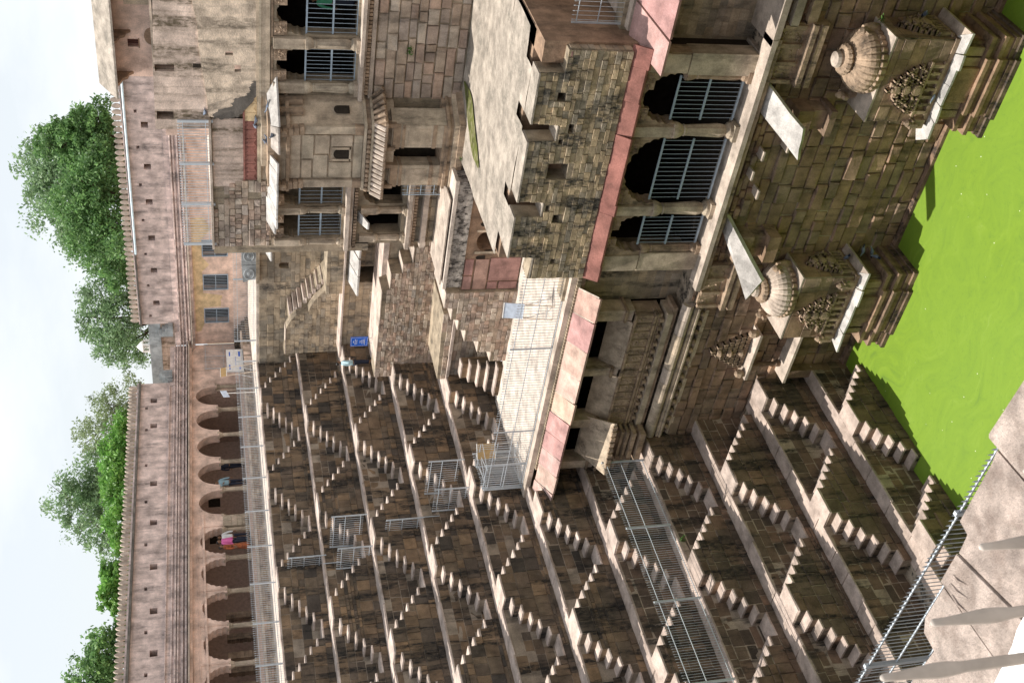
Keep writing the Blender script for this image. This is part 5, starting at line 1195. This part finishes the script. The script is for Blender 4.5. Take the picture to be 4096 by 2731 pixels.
# ashlar facing slabs
for a, b, c, d in ((16.95, 18.7, -3.15, -2.85), (16.95, 17.6, -2.8, -2.0), (18.25, 18.7, -2.8, -2.05), (16.95, 17.9, -1.95, -1.45), (17.95, 18.7, -2.0, -1.5), (16.95, 17.7, -1.4, -1.05), (17.75, 18.7, -1.45, -1.05), (16.95, 18.7, -1.0, -.6), (17.62, 18.22, -2.0, -1.98)):
    MB().box(a, b-.015, YF-.02, YF+.06, c+.012, d).build('facing_slab', 'ashlar', ot)
for x_ in (16.75, 18.92):
    MB().box(x_-.15, x_+.15, YF-.09, YF+.1, -3.12, -1.1).build('pilaster', 'ashlar', ot); MB().box(x_-.17, x_+.17, YF-.11, YF+.1, -3.15, -2.85).build('pilaster_base', 'carv', ot)
    mb = MB()
    for q in range(5): mb.box(x_-.16+.015*q, x_+.16-.015*q, YF-.14-.05*q, YF+.1, -1.1+q*.19, -1.1+(q+1)*.19-.02)
    mb.lathe(x_, YF-.34, [(.09, -.5), (.12, -.4), (.1, -.28), (.05, -.18)], 8); mb.build('stacked_bracket', 'carv', ot)
for dx in (.55, .3):
    x_ = X1+dx*.9+.02; y_ = YF+dx*1.35
    MB().box(x_-.1, x_+.12, y_-.1, y_+.1, -1.1, -.25).build('bracket', 'carv', ot)
win = MB().plate(arch_poly(17.74, 18.12, -2.68, -2.3, -2.15), 'y', YF-.024, .01).build('arched_window', 'dark', ot)
fr = MB()
for a, b, c, d in ((17.66, 17.735, -2.74, -2.1), (18.125, 18.2, -2.74, -2.1), (17.66, 18.2, -2.76, -2.69)): fr.box(a, b, YF-.045, YF, c, d)
fr.build('window_frame', 'ashlar', ot)
mb = MB(); pts_ = arch_poly(-.16, .16, -2.7, -2.3, -2.16); nrm = Vector((1.05, -.62, 0)).normalized(); tan = Vector((.62, 1.05, 0)).normalized(); cc = Vector((X1+.31, YF/2, 0))+nrm*.012
mb.add([tuple(cc+tan*p[0]+Vector((0, 0, p[1]))) for p in pts_], [tuple(range(len(pts_)))]); mb.build('arched_window', 'dark', ot)
# white eave over it
chajja(ot, 15.6, 17.9, -.95, -1.62, .10, -.16, 6, th=.06, left=.45)
chajja(ot, 18.2, 19.0, -.95, -1.6, .08, -.2, 2, th=.06, right=.3, mat='shaded_eave')  # right piece gets the slab colour with shade painted in
chajja(ot, 14.5, 15.6, -.15, -1.05, .10, -.14, 2, th=.06)
vs = [(19.0, -.95, .10), (19.3, -1.58, -.2), (20.35, -.05, -.2), (19.8, .0, .10)]; vs += [(v[0], v[1], v[2]-.06) for v in vs]
MB().add(vs, [(0, 1, 2, 3), (7, 6, 5, 4), (0, 4, 5, 1), (1, 5, 6, 2), (2, 6, 7, 3), (3, 7, 4, 0)]).build('eave_slab', 'chajja', ot)
prism(oct_(X0, X1, YF, .02), -.2, .12, 'head', 'carv'); prism(oct_(X0, X1, YF, .14), -.62, -.5, 'head_moulding', 'carv'); prism(oct_(X0, X1, YF, -.5), .1, .3, 'cap', 'ashlar')
for z0, z1, e, mt_ in ((-3.26, -3.16, .12, 'ashlar'), (-3.42, -3.26, .05, 'carv'), (-3.50, -3.42, .16, 'ashlar')): prism(oct_(X0, X1, YF, e), z0, z1, 'moulding', mt_)
x = X0-.1
while x < X1: MB().lathe(x, YF-.1, [(.07, -3.41), (.085, -3.35), (.06, -3.28)], 8).build('bead', 'carv', ot); x += .2
# petal eave
p0 = oct_(X0, X1, YF, .06); p1 = oct_(X0, X1, YF, .36)
vs = [(x, y, -3.52) for x, y in p0] + [(x, y, -3.86) for x, y in p1] + [(x, y, -3.95) for x, y in p1] + [(x, y, -3.95) for x, y in p0]
mb = MB()
for r_ in range(3):
    for i in range(3): a = r_*4+i; mb.f.append((a, a+1, a+5, a+4))
mb.v = vs; mb.build('petal_eave_core', 'carv', ot)
for i in range(15):
    x_ = X0-.25+i*.2; MB().tube((x_+.02, YF-.08, -3.52), (x_+.0, YF-.40, -3.88), .075, 6, .09).build('petal', 'ledge', ot)
for i in range(6):
    f = i/6; a = Vector((X1+.1, YF-.05, -3.52)).lerp(Vector((X1+.75, -.02, -3.52)), f); b = Vector((X1+.42, YF-.3, -3.88)).lerp(Vector((X1+1.1, 0, -3.88)), f); MB().tube(a, b, .075, 6, .09).build('petal', 'carv', ot)
# open lower storey
prism(oct_(X0+.15, X1-.15, YF+.1), -4.3, -3.9, 'lintel', 'ashlar')
MB().box(X0+.2, X1-.1, -.1, .0, -6.2, -4.2).build('rear_void', 'dark', ot)
for a, b in ((16.62, 17.45), (18.2, 19.1)):
    MB().box(a, b, YF, YF+.6, -6.1, -4.15).build('pier', 'ashlar', ot)
    MB().box(a-.04, b+.04, YF-.05, YF+.6, -4.45, -4.2).build('pier_capital', 'carv', ot); MB().box(a-.02, b+.02, YF-.03, YF+.6, -4.62, -4.52).build('pier_ring', 'carv', ot); MB().box(a-.02, b+.02, YF-.03, YF+.6, -5.75, -5.62).build('pier_ring', 'carv', ot)
    MB().box(a+.15, b-.15, YF-.02, YF, -5.5, -4.75).build('pier_panel', 'ashlar', ot)
    MB().box(a-.08, a+.05, YF-.1, YF+.2, -4.3, -4.0).build('bracket', 'carv', ot); MB().box(b-.05, b+.08, YF-.1, YF+.2, -4.3, -4.0).build('bracket', 'carv', ot)
vs4 = [(19.1, YF+.02), (19.25, YF+.2), (19.62, -.02), (19.3, -.02)]
prism([(19.12, YF), (19.45, -.45), (19.2, -.3), (18.95, -.85)], -6.1, -4.15, 'canted_pier', 'ashlar')
for z0, z1, e in ((-6.12, -6.0, .03), (-6.22, -6.12, .12), (-6.36, -6.22, .05), (-6.52, -6.36, .16), (-6.75, -6.52, .24)): prism(oct_(X0+.05, X1-.02, YF, e), z0, z1, 'base_moulding', 'carv' if e != .16 else 'ashlar')
g2 = 'barred arches of the upper palace storey'
for (a, b), lb in zip(upR[:2], ('iron bars in the upper arch next to the oriel tower', 'iron bars in the upper arch at the right edge with figures behind')):
    grille('window_grille', lb, a-.02, b+.02, .1, -2.92, -1.18, 9, (-2.9, -2.08, -1.2), 'window bars', g2)
for (a, b), lb in zip(upL, ('pale bars in the leftmost upper arch beside the rubble corner', 'pale bars in the upper arch left of the oriel tower')):
    grille('window_grille', lb, a-.02, b+.02, .08, -2.75, -1.1, 8, (-2.72, -1.93, -1.12), 'window bars', g2)
railing('railing', 'short bit of spiked railing left of the oriel tower base', (16.5, -.6, -6.1), (15.9, -.6, -6.1), 1.3, .2, (.1, .6, 1.1), posts=(1,), post_w=.03, mat='metal')

# ================================================================== people
def skin_obj(name, chains, mat, parent, origin, rot, sub=1, rootv=0):
    """chains: list of lists of (x,y,z,r); chains join where points coincide"""
    idx = {}; vs = []; es = []; rs = []
    for ch in chains:
        prev = None
        for p in ch:
            k = (round(p[0], 3), round(p[1], 3), round(p[2], 3))
            if k not in idx: idx[k] = len(vs); vs.append(p[:3]); rs.append(p[3])
            if prev is not None and prev != idx[k]: es.append((prev, idx[k]))
            prev = idx[k]
    me = bpy.data.meshes.new(name); me.from_pydata(vs, es, []); me.update()
    o = bpy.data.objects.new(name + '_src', me); COL.objects.link(o)
    mo = o.modifiers.new('skin', 'SKIN'); mo.use_smooth_shade = True
    for i, r_ in enumerate(rs):
        s_ = me.skin_vertices[0].data[i]; rr = r_ if isinstance(r_, tuple) else (r_, r_); s_.radius = rr; s_.use_root = (i == rootv)
    ms = o.modifiers.new('sub', 'SUBSURF'); ms.levels = sub; ms.render_levels = sub
    dg = bpy.context.evaluated_depsgraph_get(); dg.update()
    m2 = bpy.data.meshes.new_from_object(o.evaluated_get(dg)); bpy.data.objects.remove(o)
    m2.materials.clear(); m2.materials.append(M[mat])
    for p in m2.polygons: p.material_index = 0; p.use_smooth = True
    ob = bpy.data.objects.new(name, m2); _link(ob, parent, origin); ob.rotation_euler = (0, 0, rot); return ob
def person(label, loc, face, h=1.68, shirt='shirt', legs='trous', arms=((.30, .02, .82), (-.30, .02, .82)), elbows=None, lean=(0, 0), feet=((.10, .02), (-.10, -.02)), sleeves='long', skirt=None, shawl=None, group=None, hairlen=0):
    s = h/1.68; t = thing('person', label, 'person', loc, group)
    O = Vector(loc); ang = face
    def S(lst): return [[(p[0]*s, p[1]*s, p[2]*s, (p[3]*s if not isinstance(p[3], tuple) else (p[3][0]*s, p[3][1]*s))) for p in ch] for ch in lst]
    lx, ly = lean
    pel = (0, 0, .90, (.13, .10)); bel = (lx*.3, ly*.3, 1.05, (.13, .095)); che = (lx*.7, ly*.7, 1.24, (.155, .10)); nb = (lx, ly, 1.38, (.07, .07)); nk = (lx, ly+.01, 1.44, .052); hd = (lx, ly+.02, 1.55, (.078, .092)); tp = (lx, ly+.015, 1.63, (.065, .078))
    body = [[pel, bel, che, nb, nk, (lx, ly+.02, 1.49, .062), hd, tp]]
    armc = []; handc = []
    for sgn, hand in ((1, arms[0]), (-1, arms[1])):
        sh = (lx+sgn*.17, ly, 1.36, .055); el = elbows[0 if sgn > 0 else 1] if elbows else ((sh[0]+hand[0])/2+sgn*.05, (sh[1]+hand[1])/2-.03, (sh[2]+hand[2])/2)
        el = (*el[:3], .038); wr = (*hand, .024); d = (Vector(wr[:3])-Vector(el[:3])).normalized()
        pm = Vector(wr[:3])+d*.06; c = [nb, (lx+sgn*.10, ly, 1.385, .055), sh, el, wr, (*pm, (.032, .016))]
        body.append(c); armc.append([nb, (lx+sgn*.11, ly, 1.375, .080), (sh[0], sh[1], sh[2], .076), (el[0], el[1], el[2], .060)] + ([(*(Vector(wr[:3])-d*.03), .046)] if sleeves == 'long' else []))
        side = d.cross(Vector((0, 1, 0))); side = side.normalized() if side.length > .1 else Vector((1, 0, 0)); pal = d.cross(side).normalized()
        for q in range(4):
            b0 = pm+side*(.021*(q-1.5)); ln = (.062, .075, .07, .054)[q]
            b1 = b0+d*ln*.5+pal*.006; b2 = b0+d*ln+pal*.022
            body.append([(*pm, (.032, .016)), (*b0, .009), (*b1, .0085), (*b2, .006)])
        tb = pm-d*.03+side*.03*sgn; body.append([(*pm, (.032, .016)), (*tb, .010), (*(tb+side*.022*sgn+d*.035), .0085)])
    legc = []
    for sgn, ft in ((1, feet[0]), (-1, feet[1])):
        hp = (sgn*.085, 0, .84, .085); kn = ((sgn*.09+ft[0])/2, ft[1]*.5+.02, .46, .056); an = (ft[0], ft[1], .08, .038)
        body.append([pel, hp, kn, an, (ft[0], ft[1]+.10, .035, .034)])
        legc.append([(0, 0, .93, (.145, .115)), (sgn*.085, 0, .82, .10), (kn[0], kn[1], kn[2], .072), (an[0], an[1], .12, .056)])
        MB().lathe(0, 0, [(.04, 0), (.048, .01), (.045, .05), (.03, .08)], 8, sx=1, sy=1)
    skin_obj('body', S(body), 'skin', t, loc, ang)
    if not skirt: skin_obj('trousers', S(legc), legs, t, loc, ang)
    else: skin_obj('skirt', S([[(0, 0, .95, (.14, .11)), (0, 0, .6, (.20, .17)), (0, 0, .3, (.23, .20)), (0, 0, .06, (.26, .23))]]), skirt, t, loc, ang)
    skin_obj('shirt', S([[(0, 0, .86, (.175, .13)), (0, 0, .93, (.172, .13)), (bel[0], bel[1], 1.05, (.175, .128)), (che[0], che[1], 1.24, (.20, .132)), (nb[0], nb[1], 1.38, (.095, .082))]] + armc), shirt, t, loc, ang)
    hz = 1.555-hairlen
    skin_obj('hair', S([[(lx, ly-.035, hz-.03, (.080, .075)), (lx, ly-.03, 1.60, (.096, .105)), (lx, ly-.01, 1.675, (.065, .078))]]), 'hair', t, loc, ang)
    # face
    ca, sa = math.cos(ang), math.sin(ang)
    def P(x, y, z): return (O.x+(x*ca-y*sa)*s, O.y+(x*sa+y*ca)*s, O.z+z*s)
    fm = MB(); fm.tube(P(lx, ly+.10, 1.565), P(lx, ly+.132, 1.53), .010*s, 5, .016*s); fm.tube(P(lx-.025, ly+.103, 1.495), P(lx+.025, ly+.103, 1.495), .007*s, 5); fm.build('nose_and_mouth', 'skin', t)
    for sg in (-1, 1): MB().tube(P(lx+sg*.032, ly+.100, 1.565), P(lx+sg*.032, ly+.112, 1.565), .010*s, 6).build('eye', 'hair', t); MB().tube(P(lx+sg*.078, ly+.0, 1.535), P(lx+sg*.09, ly-.01, 1.575), .014*s, 5).build('ear', 'skin', t)
    for ft in feet: MB().tube(P(ft[0], ft[1]-.07, .04), P(ft[0], ft[1]+.15, .03), .046*s, 7, .04*s).build('shoe', 'shoe', t)
    return t
man_z = -5.06
person('man in a light blue shirt and navy trousers seen from behind, reading the blue sign', (3.62, 3.75, man_z), math.radians(-35), 1.70, arms=((.36, .06, .95), (-.28, .04, .80)), elbows=((.42, -.10, 1.12), (-.30, -.05, 1.08)))
person('visitor in a pink shirt and dark trousers standing in the arcade beside the sari', (-5.2, .98, .66), math.radians(-70), 1.66, shirt='pinks')
person('woman in a red and yellow patterned sari standing in the arcade', (-5.15, .62, .66), math.radians(-60), 1.56, shirt='sari', skirt='sari', hairlen=.06)
person('visitor in a white shirt and orange tunic deep in the first cusped arch', (-6.0, 1.9, .66), math.radians(-110), 1.62, shirt='cream')
person('man in a grey blue shirt leaning behind an arcade pillar', (-6.05, 5.55, .66), math.radians(-100), 1.65, shirt='shirt2', arms=((.2, .25, 1.2), (-.28, .04, .8)))
person('crouching looking visitor with a dark sleeve half hidden by the next arcade pillar', (-7.0, 7.6, .66), math.radians(-90), 1.55, shirt='trous')
person('dim woman in a green shawl and pink scarf behind the upper right grille', (22.7, 1.0, -2.98), math.radians(200), 1.62, shirt='green_c', skirt='trous', hairlen=.1)

# ================================================================== signs, easels
sg = thing('blue_sign', 'blue notice board with white lettering on two thin legs beside the man', 'sign', (4.5, 4.2, -5.06))
bd = MB().box(4.24, 4.80, 4.18, 4.21, -4.86, -4.06).build('board', 'board', sg)
M['ink'] = plain('white_lettering', (.85, .87, .9), .5, 0, .02)
mb = MB()
for a, b, c, d in ((4.27, 4.77, -4.095, -4.088), (4.27, 4.77, -4.832, -4.825)): mb.box(a, b, 4.176, 4.179, c, d)
for a, b in ((4.27, 4.277), (4.763, 4.77)): mb.box(a, b, 4.176, 4.179, -4.83, -4.09)
mb.build('border_line', 'ink', bd)
mb = MB(); r = random.Random(2)
for z, w_, hgt in ((-4.19, .14, .035), (-4.27, .34, .034), (-4.345, .28, .034), (-4.50, .15, .04), (-4.575, .26, .035), (-4.64, .26, .035), (-4.705, .34, .034)):
    x = 4.52-w_/2
    while x < 4.52+w_/2-.012:
        cw = r.uniform(.014, .024); mb.box(x, x+.006, 4.176, 4.179, z-hgt/2, z+hgt/2); k = r.random()
        if k < .6: mb.box(x+.006, x+cw, 4.176, 4.179, z+hgt/2-.007, z+hgt/2)
        if k > .3: mb.box(x+.006, x+cw-.002, 4.176, 4.179, z-.004, z+.004)
        if k > .7 or k < .2: mb.box(x+cw-.006, x+cw, 4.176, 4.179, z-hgt/2, z)
        x += cw+.007
mb.build('lettering', 'ink', bd)
for x_ in (4.36, 4.70): MB().tube((x_, 4.22, -5.06), (x_-.03, 4.22, -4.1), .012, 5).build('leg', 'galv', sg)
def easel(label, x, y, z, w_, h0, h1, face, mat, tall):
    t = thing('easel_sign', label, 'sign', (x, y, z)); d = Vector((math.cos(face), math.sin(face), 0)); n = Vector((-d.y, d.x, 0))*-1
    c = Vector((x, y, z)); leanv = n*-.30
    for s_ in (-.5, .5):
        a = c+d*w_*s_; top = a+leanv*(h1/1.6)+Vector((0, 0, h1)); MB().tube(a, top, .02, 4).build('leg', 'woodl', t)
        MB().tube(a-n*.0+leanv*1.9, a+leanv*.55+Vector((0, 0, h1*.55)), .012, 4).build('strut', 'galv', t)
    f0, f1 = h0/h1, 1.0
    P = lambda s_, f: c+d*w_*s_+leanv*(h1/1.6)*f+Vector((0, 0, h1*f))+n*.025
    vs = [P(-.55, f0), P(.55, f0), P(.55, f1), P(-.55, f1)]; vs += [v-n*.03 for v in vs]
    MB().add(vs, [(0, 1, 2, 3), (7, 6, 5, 4), (0, 4, 5, 1), (1, 5, 6, 2), (2, 6, 7, 3), (3, 7, 4, 0)]).build('panel', mat, t)
    for f in (f0, f1): MB().tube(P(-.57, f), P(.57, f), .018, 4).build('frame_rail', 'white', t)
    MB().tube(c+d*w_*-.5+Vector((0, 0, .25)), c+d*w_*.5+Vector((0, 0, .25)), .012, 4).build('cross_rail', 'galv', t)
    return t
easel('pale blue easel sign standing behind the terrace railing near the loggia', 14.7, -6.3, -9.44, .55, 1.05, 1.75, math.radians(8), 'sheet', 1)
easel('brown faced easel sign at the far end of the pale terrace by the zigzag railing', 7.35, -5.9, -9.44, .55, 1.0, 1.7, math.radians(40), 'wood', 1)
easel('thin white easel sign with a wooden plate at the end of the arcade railing', -1.2, 9.0, 0, .5, 1.45, 1.75, math.radians(80), 'wood', 1)
sp_ = thing('pole_sign', 'small tilted pale sign on a thin white pole beside the railing end', 'sign', (-1.9, 7.9, 0))
MB().tube((-1.9, 7.9, 0), (-1.9, 7.9, 1.5), .02, 6).build('pole', 'white', sp_); MB().add([(-1.9, 7.65, 1.35), (-1.9, 8.1, 1.5), (-1.95, 8.15, 1.8), (-1.95, 7.7, 1.65), (-1.93, 7.65, 1.35), (-1.93, 8.1, 1.5), (-1.98, 8.15, 1.8), (-1.98, 7.7, 1.65)], [(0, 1, 2, 3), (7, 6, 5, 4), (0, 4, 5, 1), (1, 5, 6, 2), (2, 6, 7, 3), (3, 7, 4, 0)]).build('plate', 'sheet', sp_)
mb = MB().tube((-1.9, 7.9, .0), (-1.9, 7.9, .03), .2, 12); mb.build('foot', 'white', sp_)
# zigzag braced barrier where the terrace meets the stair tiers
zb_ = thing('zigzag_barrier', 'double spiked barrier with zigzag braces closing the pale terrace at the stairs', 'railing', (6.9, -6.5, -9.44))
def bars(t, a, b, h, n):
    a, b = Vector(a), Vector(b); me = spear_mesh((round(h, 3), .009, 'galv', True), h, .009, 'galv')
    for i in range(n):
        p = a.lerp(b, (i+.5)/n); inst('bar', me, t, p)
for y0 in (-6.85, -5.7):
    bars(zb_, (6.3, y0, -9.44), (7.6, y0, -9.44), 1.75, 11)
    for z in (.1, .9, 1.6): MB().tube((6.3, y0, -9.44+z), (7.6, y0, -9.44+z), .018, 4).build('rail', 'galv', zb_)
for z in (-9.3, -7.9):
    for i in range(4):
        a = (6.3+i*.33, -6.85 if i % 2 else -5.7, z); b = (6.3+(i+1)*.33, -5.7 if i % 2 else -6.85, z); MB().tube(a, b, .014, 4).build('brace', 'galv', zb_)
for x_, y_ in ((6.3, -6.85), (6.3, -5.7), (7.6, -6.85)): MB().box(x_-.03, x_+.03, y_-.03, y_+.03, -9.44, -7.8).build('post', 'galv', zb_)

# ================================================================== pigeons, weeds
pm_ = MB(); pm_.lathe(0, 0, [(.005, -.13), (.03, -.10), (.062, -.03), (.066, .03), (.045, .09), (.032, .12), (.036, .145), (.03, .165), (.008, .18)], 10)
pv = [(v[0]*.95, v[2], v[1]*.9+.09+max(0, v[2]-.05)*.75) for v in pm_.v]
def pigeon_mesh(kind):
    k = ('pg', kind)
    if k in _blk: return _blk[k]
    mb = MB()
    if kind == 'body': mb.add(pv, pm_.f)
    elif kind == 'tail': mb.add([(-.035, -.10, .10), (.035, -.10, .10), (.05, -.24, .085), (-.05, -.24, .085), (0, -.15, .12)], [(0, 1, 2, 3), (0, 4, 1), (1, 4, 2), (2, 4, 3), (3, 4, 0)])
    elif kind == 'wing': mb.add([(.055, .06, .12), (.072, -.04, .08), (.04, -.18, .10), (.05, -.05, .14), (-.055, .06, .12), (-.072, -.04, .08), (-.04, -.18, .10), (-.05, -.05, .14)], [(0, 1, 2, 3), (7, 6, 5, 4)])
    elif kind == 'beak': mb.tube((0, .18, .19), (0, .215, .183), .008, 5, .001)
    elif kind == 'leg': mb.tube((.02, 0, .0), (.02, 0, .05), .005, 4); mb.tube((-.02, 0, .0), (-.02, 0, .05), .005, 4)
    me = bpy.data.meshes.new(kind); me.from_pydata(mb.v, [], mb.f); me.update(); me.materials.append(M[{'body': 'pigeon', 'tail': 'trous', 'wing': 'pigeon', 'beak': 'cream', 'leg': 'redp'}[kind]])
    if kind == 'body': me.shade_smooth()
    _blk[k] = me; return me
for lb, p, a in (('grey pigeon on the corner of the stained plaster block below the roof edge', (18.95, -.05, 2.07), 1.2), ('grey pigeon sitting on the red frieze moulding', (18.7, -.14, .37), 2.4), ('pigeon on the ledge beside the gap in the white eave', (18.45, -.14, .37), .5),
                  ('grey pigeon perched on the white eave of the oriel tower', (18.25, -.75, .10), 4.0), ('pigeon at the right end of the oriel eave', (19.4, -.45, .0), 1.8), ('pigeon with spread tail on the tip of the oriel eave', (18.8, -1.3, -.10), 3.3),
                  ('pigeon on the shaded lower eave slab of the left shrine', (18.75, -8.7, -18.5), 1.0), ('pigeon on the plinth of the left shrine nearest the wall', (18.85, -8.5, -19.2), 2.0), ('lower pigeon on the left shrine plinth', (18.9, -8.9, -19.47), .4), ('pigeon tucked behind two others on the left shrine plinth', (18.9, -8.6, -19.47), 5.0),
                  ('dark pigeon on the eave of the right shrine', (25.3, -9.6, -18.5), 2.2), ('bluish pigeon on the wall ledge right of the right shrine', (27.4, -8.6, -17.9), 3.9), ('pigeon with outspread wings near the end of the coarse render', (18.3, -.75, .02), 5.3)):
    t = thing('pigeon', lb, 'pigeon', p, 'pigeons resting on the ledges')
    for kd in ('body', 'tail', 'wing', 'beak', 'leg'): inst(kd, pigeon_mesh(kd), t, p, (1.0,)*3, (0, 0, a))
def weed(label, p, s, n, seed):
    r = random.Random(seed); mb = MB()
    for i in range(n):
        a = r.uniform(0, 2*PI); e = r.uniform(.2, 1.2); d = Vector((math.cos(a)*math.cos(e), -abs(math.sin(a))*math.cos(e), math.sin(e))); l = s*r.uniform(.5, 1.2); q = Vector(p)+Vector((r.uniform(-s, s), 0, r.uniform(-s, s)*.6))
        u = d.cross(Vector((0, 0, 1))).normalized()*l*.18; mb.add([q, q+d*l*.5+u, q+d*l, q+d*l*.5-u], [(0, 1, 2, 3)])
    tag(mb.build('weed', 'weed', None, origin=p), label, 'weed', 'weeds rooted in the joints')
weed('small green weed rooted at the right edge of the rough block masonry', (21.5, -.12, -4.75), .16, 40, 1)
weed('tiny weed at the corner where the oriel base meets the plaster roof', (17.95, -1.4, -6.72), .10, 24, 2)
weed('weed clinging to the eave of the left shrine', (18.3, -9.6, -18.2), .12, 26, 3)
weed('spill of green weed on the roof edge of the right shrine', (27.1, -8.6, -16.5), .14, 40, 4)
weed('weed hanging below the long railed ledge', (9.5, -12.6, -13.5), .16, 30, 5)

# ================================================================== near paving and iron spikes beside the viewer
fg = thing('near_paving', 'pinkish worn paving slabs at the very edge below the viewer with a chipped border', 'paving', (36.8, -34.2, -.2))
edge = [(34.2, -33.98), (35.4, -33.93), (36.164, -33.887), (36.388, -33.896), (36.388, -33.821), (36.439, -33.791), (36.617, -33.791), (36.628, -33.756), (36.774, -33.766), (36.864, -33.756), (36.870, -33.700), (37.145, -33.691), (37.208, -33.682), (37.207, -33.635), (37.223, -33.623), (37.479, -33.636), (38.2, -33.62), (39.8, -33.66)]
cuts = [(36.0, -.10), (36.385, -.04), (36.62, .10), (36.774, .28), (37.208, .10), (37.75, .05), (38.6, 0)]
def edge_y(x):
    for (a, b), (c, d) in zip(edge, edge[1:]):
        if a <= x <= c: return b+(d-b)*(x-a)/max(1e-6, c-a)
    return -33.9
allx = [34.2] + [c[0] for c in cuts] + [39.8]; sk = [0] + [c[1] for c in cuts] + [0]
for i in range(len(allx)-1):
    a, b = allx[i], allx[i+1]
    top = [(a+.004, edge_y(a+.004))] + [p for p in edge if a+.01 < p[0] < b-.01] + [(b-.004, edge_y(b-.004))]
    L1 = .42+.14*((i*7) % 3); 
    for (f0, f1) in ((0, L1), (L1+.006, 1.7)):
        lo = [(b-.004+sk[i+1]*f1, edge_y(b)-f1), (a+.004+sk[i]*f1, edge_y(a)-f1)]
        up = top if f0 == 0 else [(a+.004+sk[i]*f0, edge_y(a)-f0), (b-.004+sk[i+1]*f0, edge_y(b)-f0)]
        pl_ = up + lo; z = -.004*((i*5) % 3); n = len(pl_)
        vs = [(x, y, z) for x, y in pl_] + [(x+(.0), y, z-.14) for x, y in pl_]
        tri = geometry.tessellate_polygon([[Vector((x, y, 0)) for x, y in pl_]])
        MB().add(vs, [tuple(t_) for t_ in tri] + [(k, (k+1) % n, n+(k+1) % n, n+k) for k in range(n)]).build('paving_slab', 'fg', fg)
MB().box(33, 41, -36.6, -33.98, -.5, -.145).build('bed', 'pal_mort', fg)
mb = MB(); r = random.Random(9)
for (x0, y0, x1, y1) in ((36.70, -33.80, 36.735, -33.87), (36.665, -33.81, 36.70, -33.90), (36.64, -33.84, 36.66, -33.93)):
    mb.tube((x0, y0, .0), ((x0+x1)/2-.008, (y0+y1)/2, .004), .004, 5, .006); mb.tube(((x0+x1)/2-.008, (y0+y1)/2, .004), (x1, y1, .0), .006, 5, .003)
mb.build('worn_ridge', 'fg', fg)
wb = MB().plate([(36.83, -34.12), (36.766, -34.140), (36.60, -34.165), (36.3, -34.25), (36.3, -34.6), (37.1, -34.6), (37.0, -34.1)], 'y', 0, .02)
wv = [(v[0], v[2], .006 if abs(v[1]) < .01 else -.004) for v in wb.v]; wb.v = wv
tag(wb.build('painted_patch', 'white', None, origin=(36.7, -34.3, 0)), 'dazzling white painted patch at the lower corner of the near paving', 'white paint')
def near_spike(tip, foot):
    tip = Vector(tip); ft = Vector(foot); d = (tip-ft).normalized(); L_ = (tip-ft).length
    mb = MB(); q = d.to_track_quat('Z', 'Y'); n = 10
    prof = [(0, .0115, .0115), (L_-.20, .0115, .0115), (L_-.175, .011, .011), (L_-.145, .0145, .008), (L_-.115, .0155, .007), (L_-.07, .0115, .006), (L_-.03, .008, .005), (L_-.006, .008, .005), (L_, .004, .003)]
    vs = []
    for z, rx, ry in prof:
        for i in range(n):
            a = 2*PI*i/n; vs.append(ft + q @ Vector((rx*math.cos(a), ry*math.sin(a), z)))
    fs = [(j*n+i, j*n+(i+1) % n, (j+1)*n+(i+1) % n, (j+1)*n+i) for j in range(len(prof)-1) for i in range(n)] + [tuple((len(prof)-1)*n+i for i in range(n))]
    return mb.add(vs, fs)
nf = thing('near_fence', 'three blurred spear headed iron bars of the fence right in front of the viewer', 'fence', (38.0, -34.8, 0))
for tip, ft in (((38.09, -34.69, 1.08), (38.13, -34.70, .02)), ((37.96, -34.76, 1.17), (38.05, -34.80, .02)), ((37.87, -34.81, 1.27), (37.98, -34.86, .02)), ((38.22, -34.62, 1.0), (38.24, -34.62, .02))):
    near_spike(tip, ft).build('bar', 'iron', nf, smooth=True)
MB().tube((37.4, -35.2, .25), (38.7, -34.3, .25), .02, 6).build('rail', 'iron', nf)
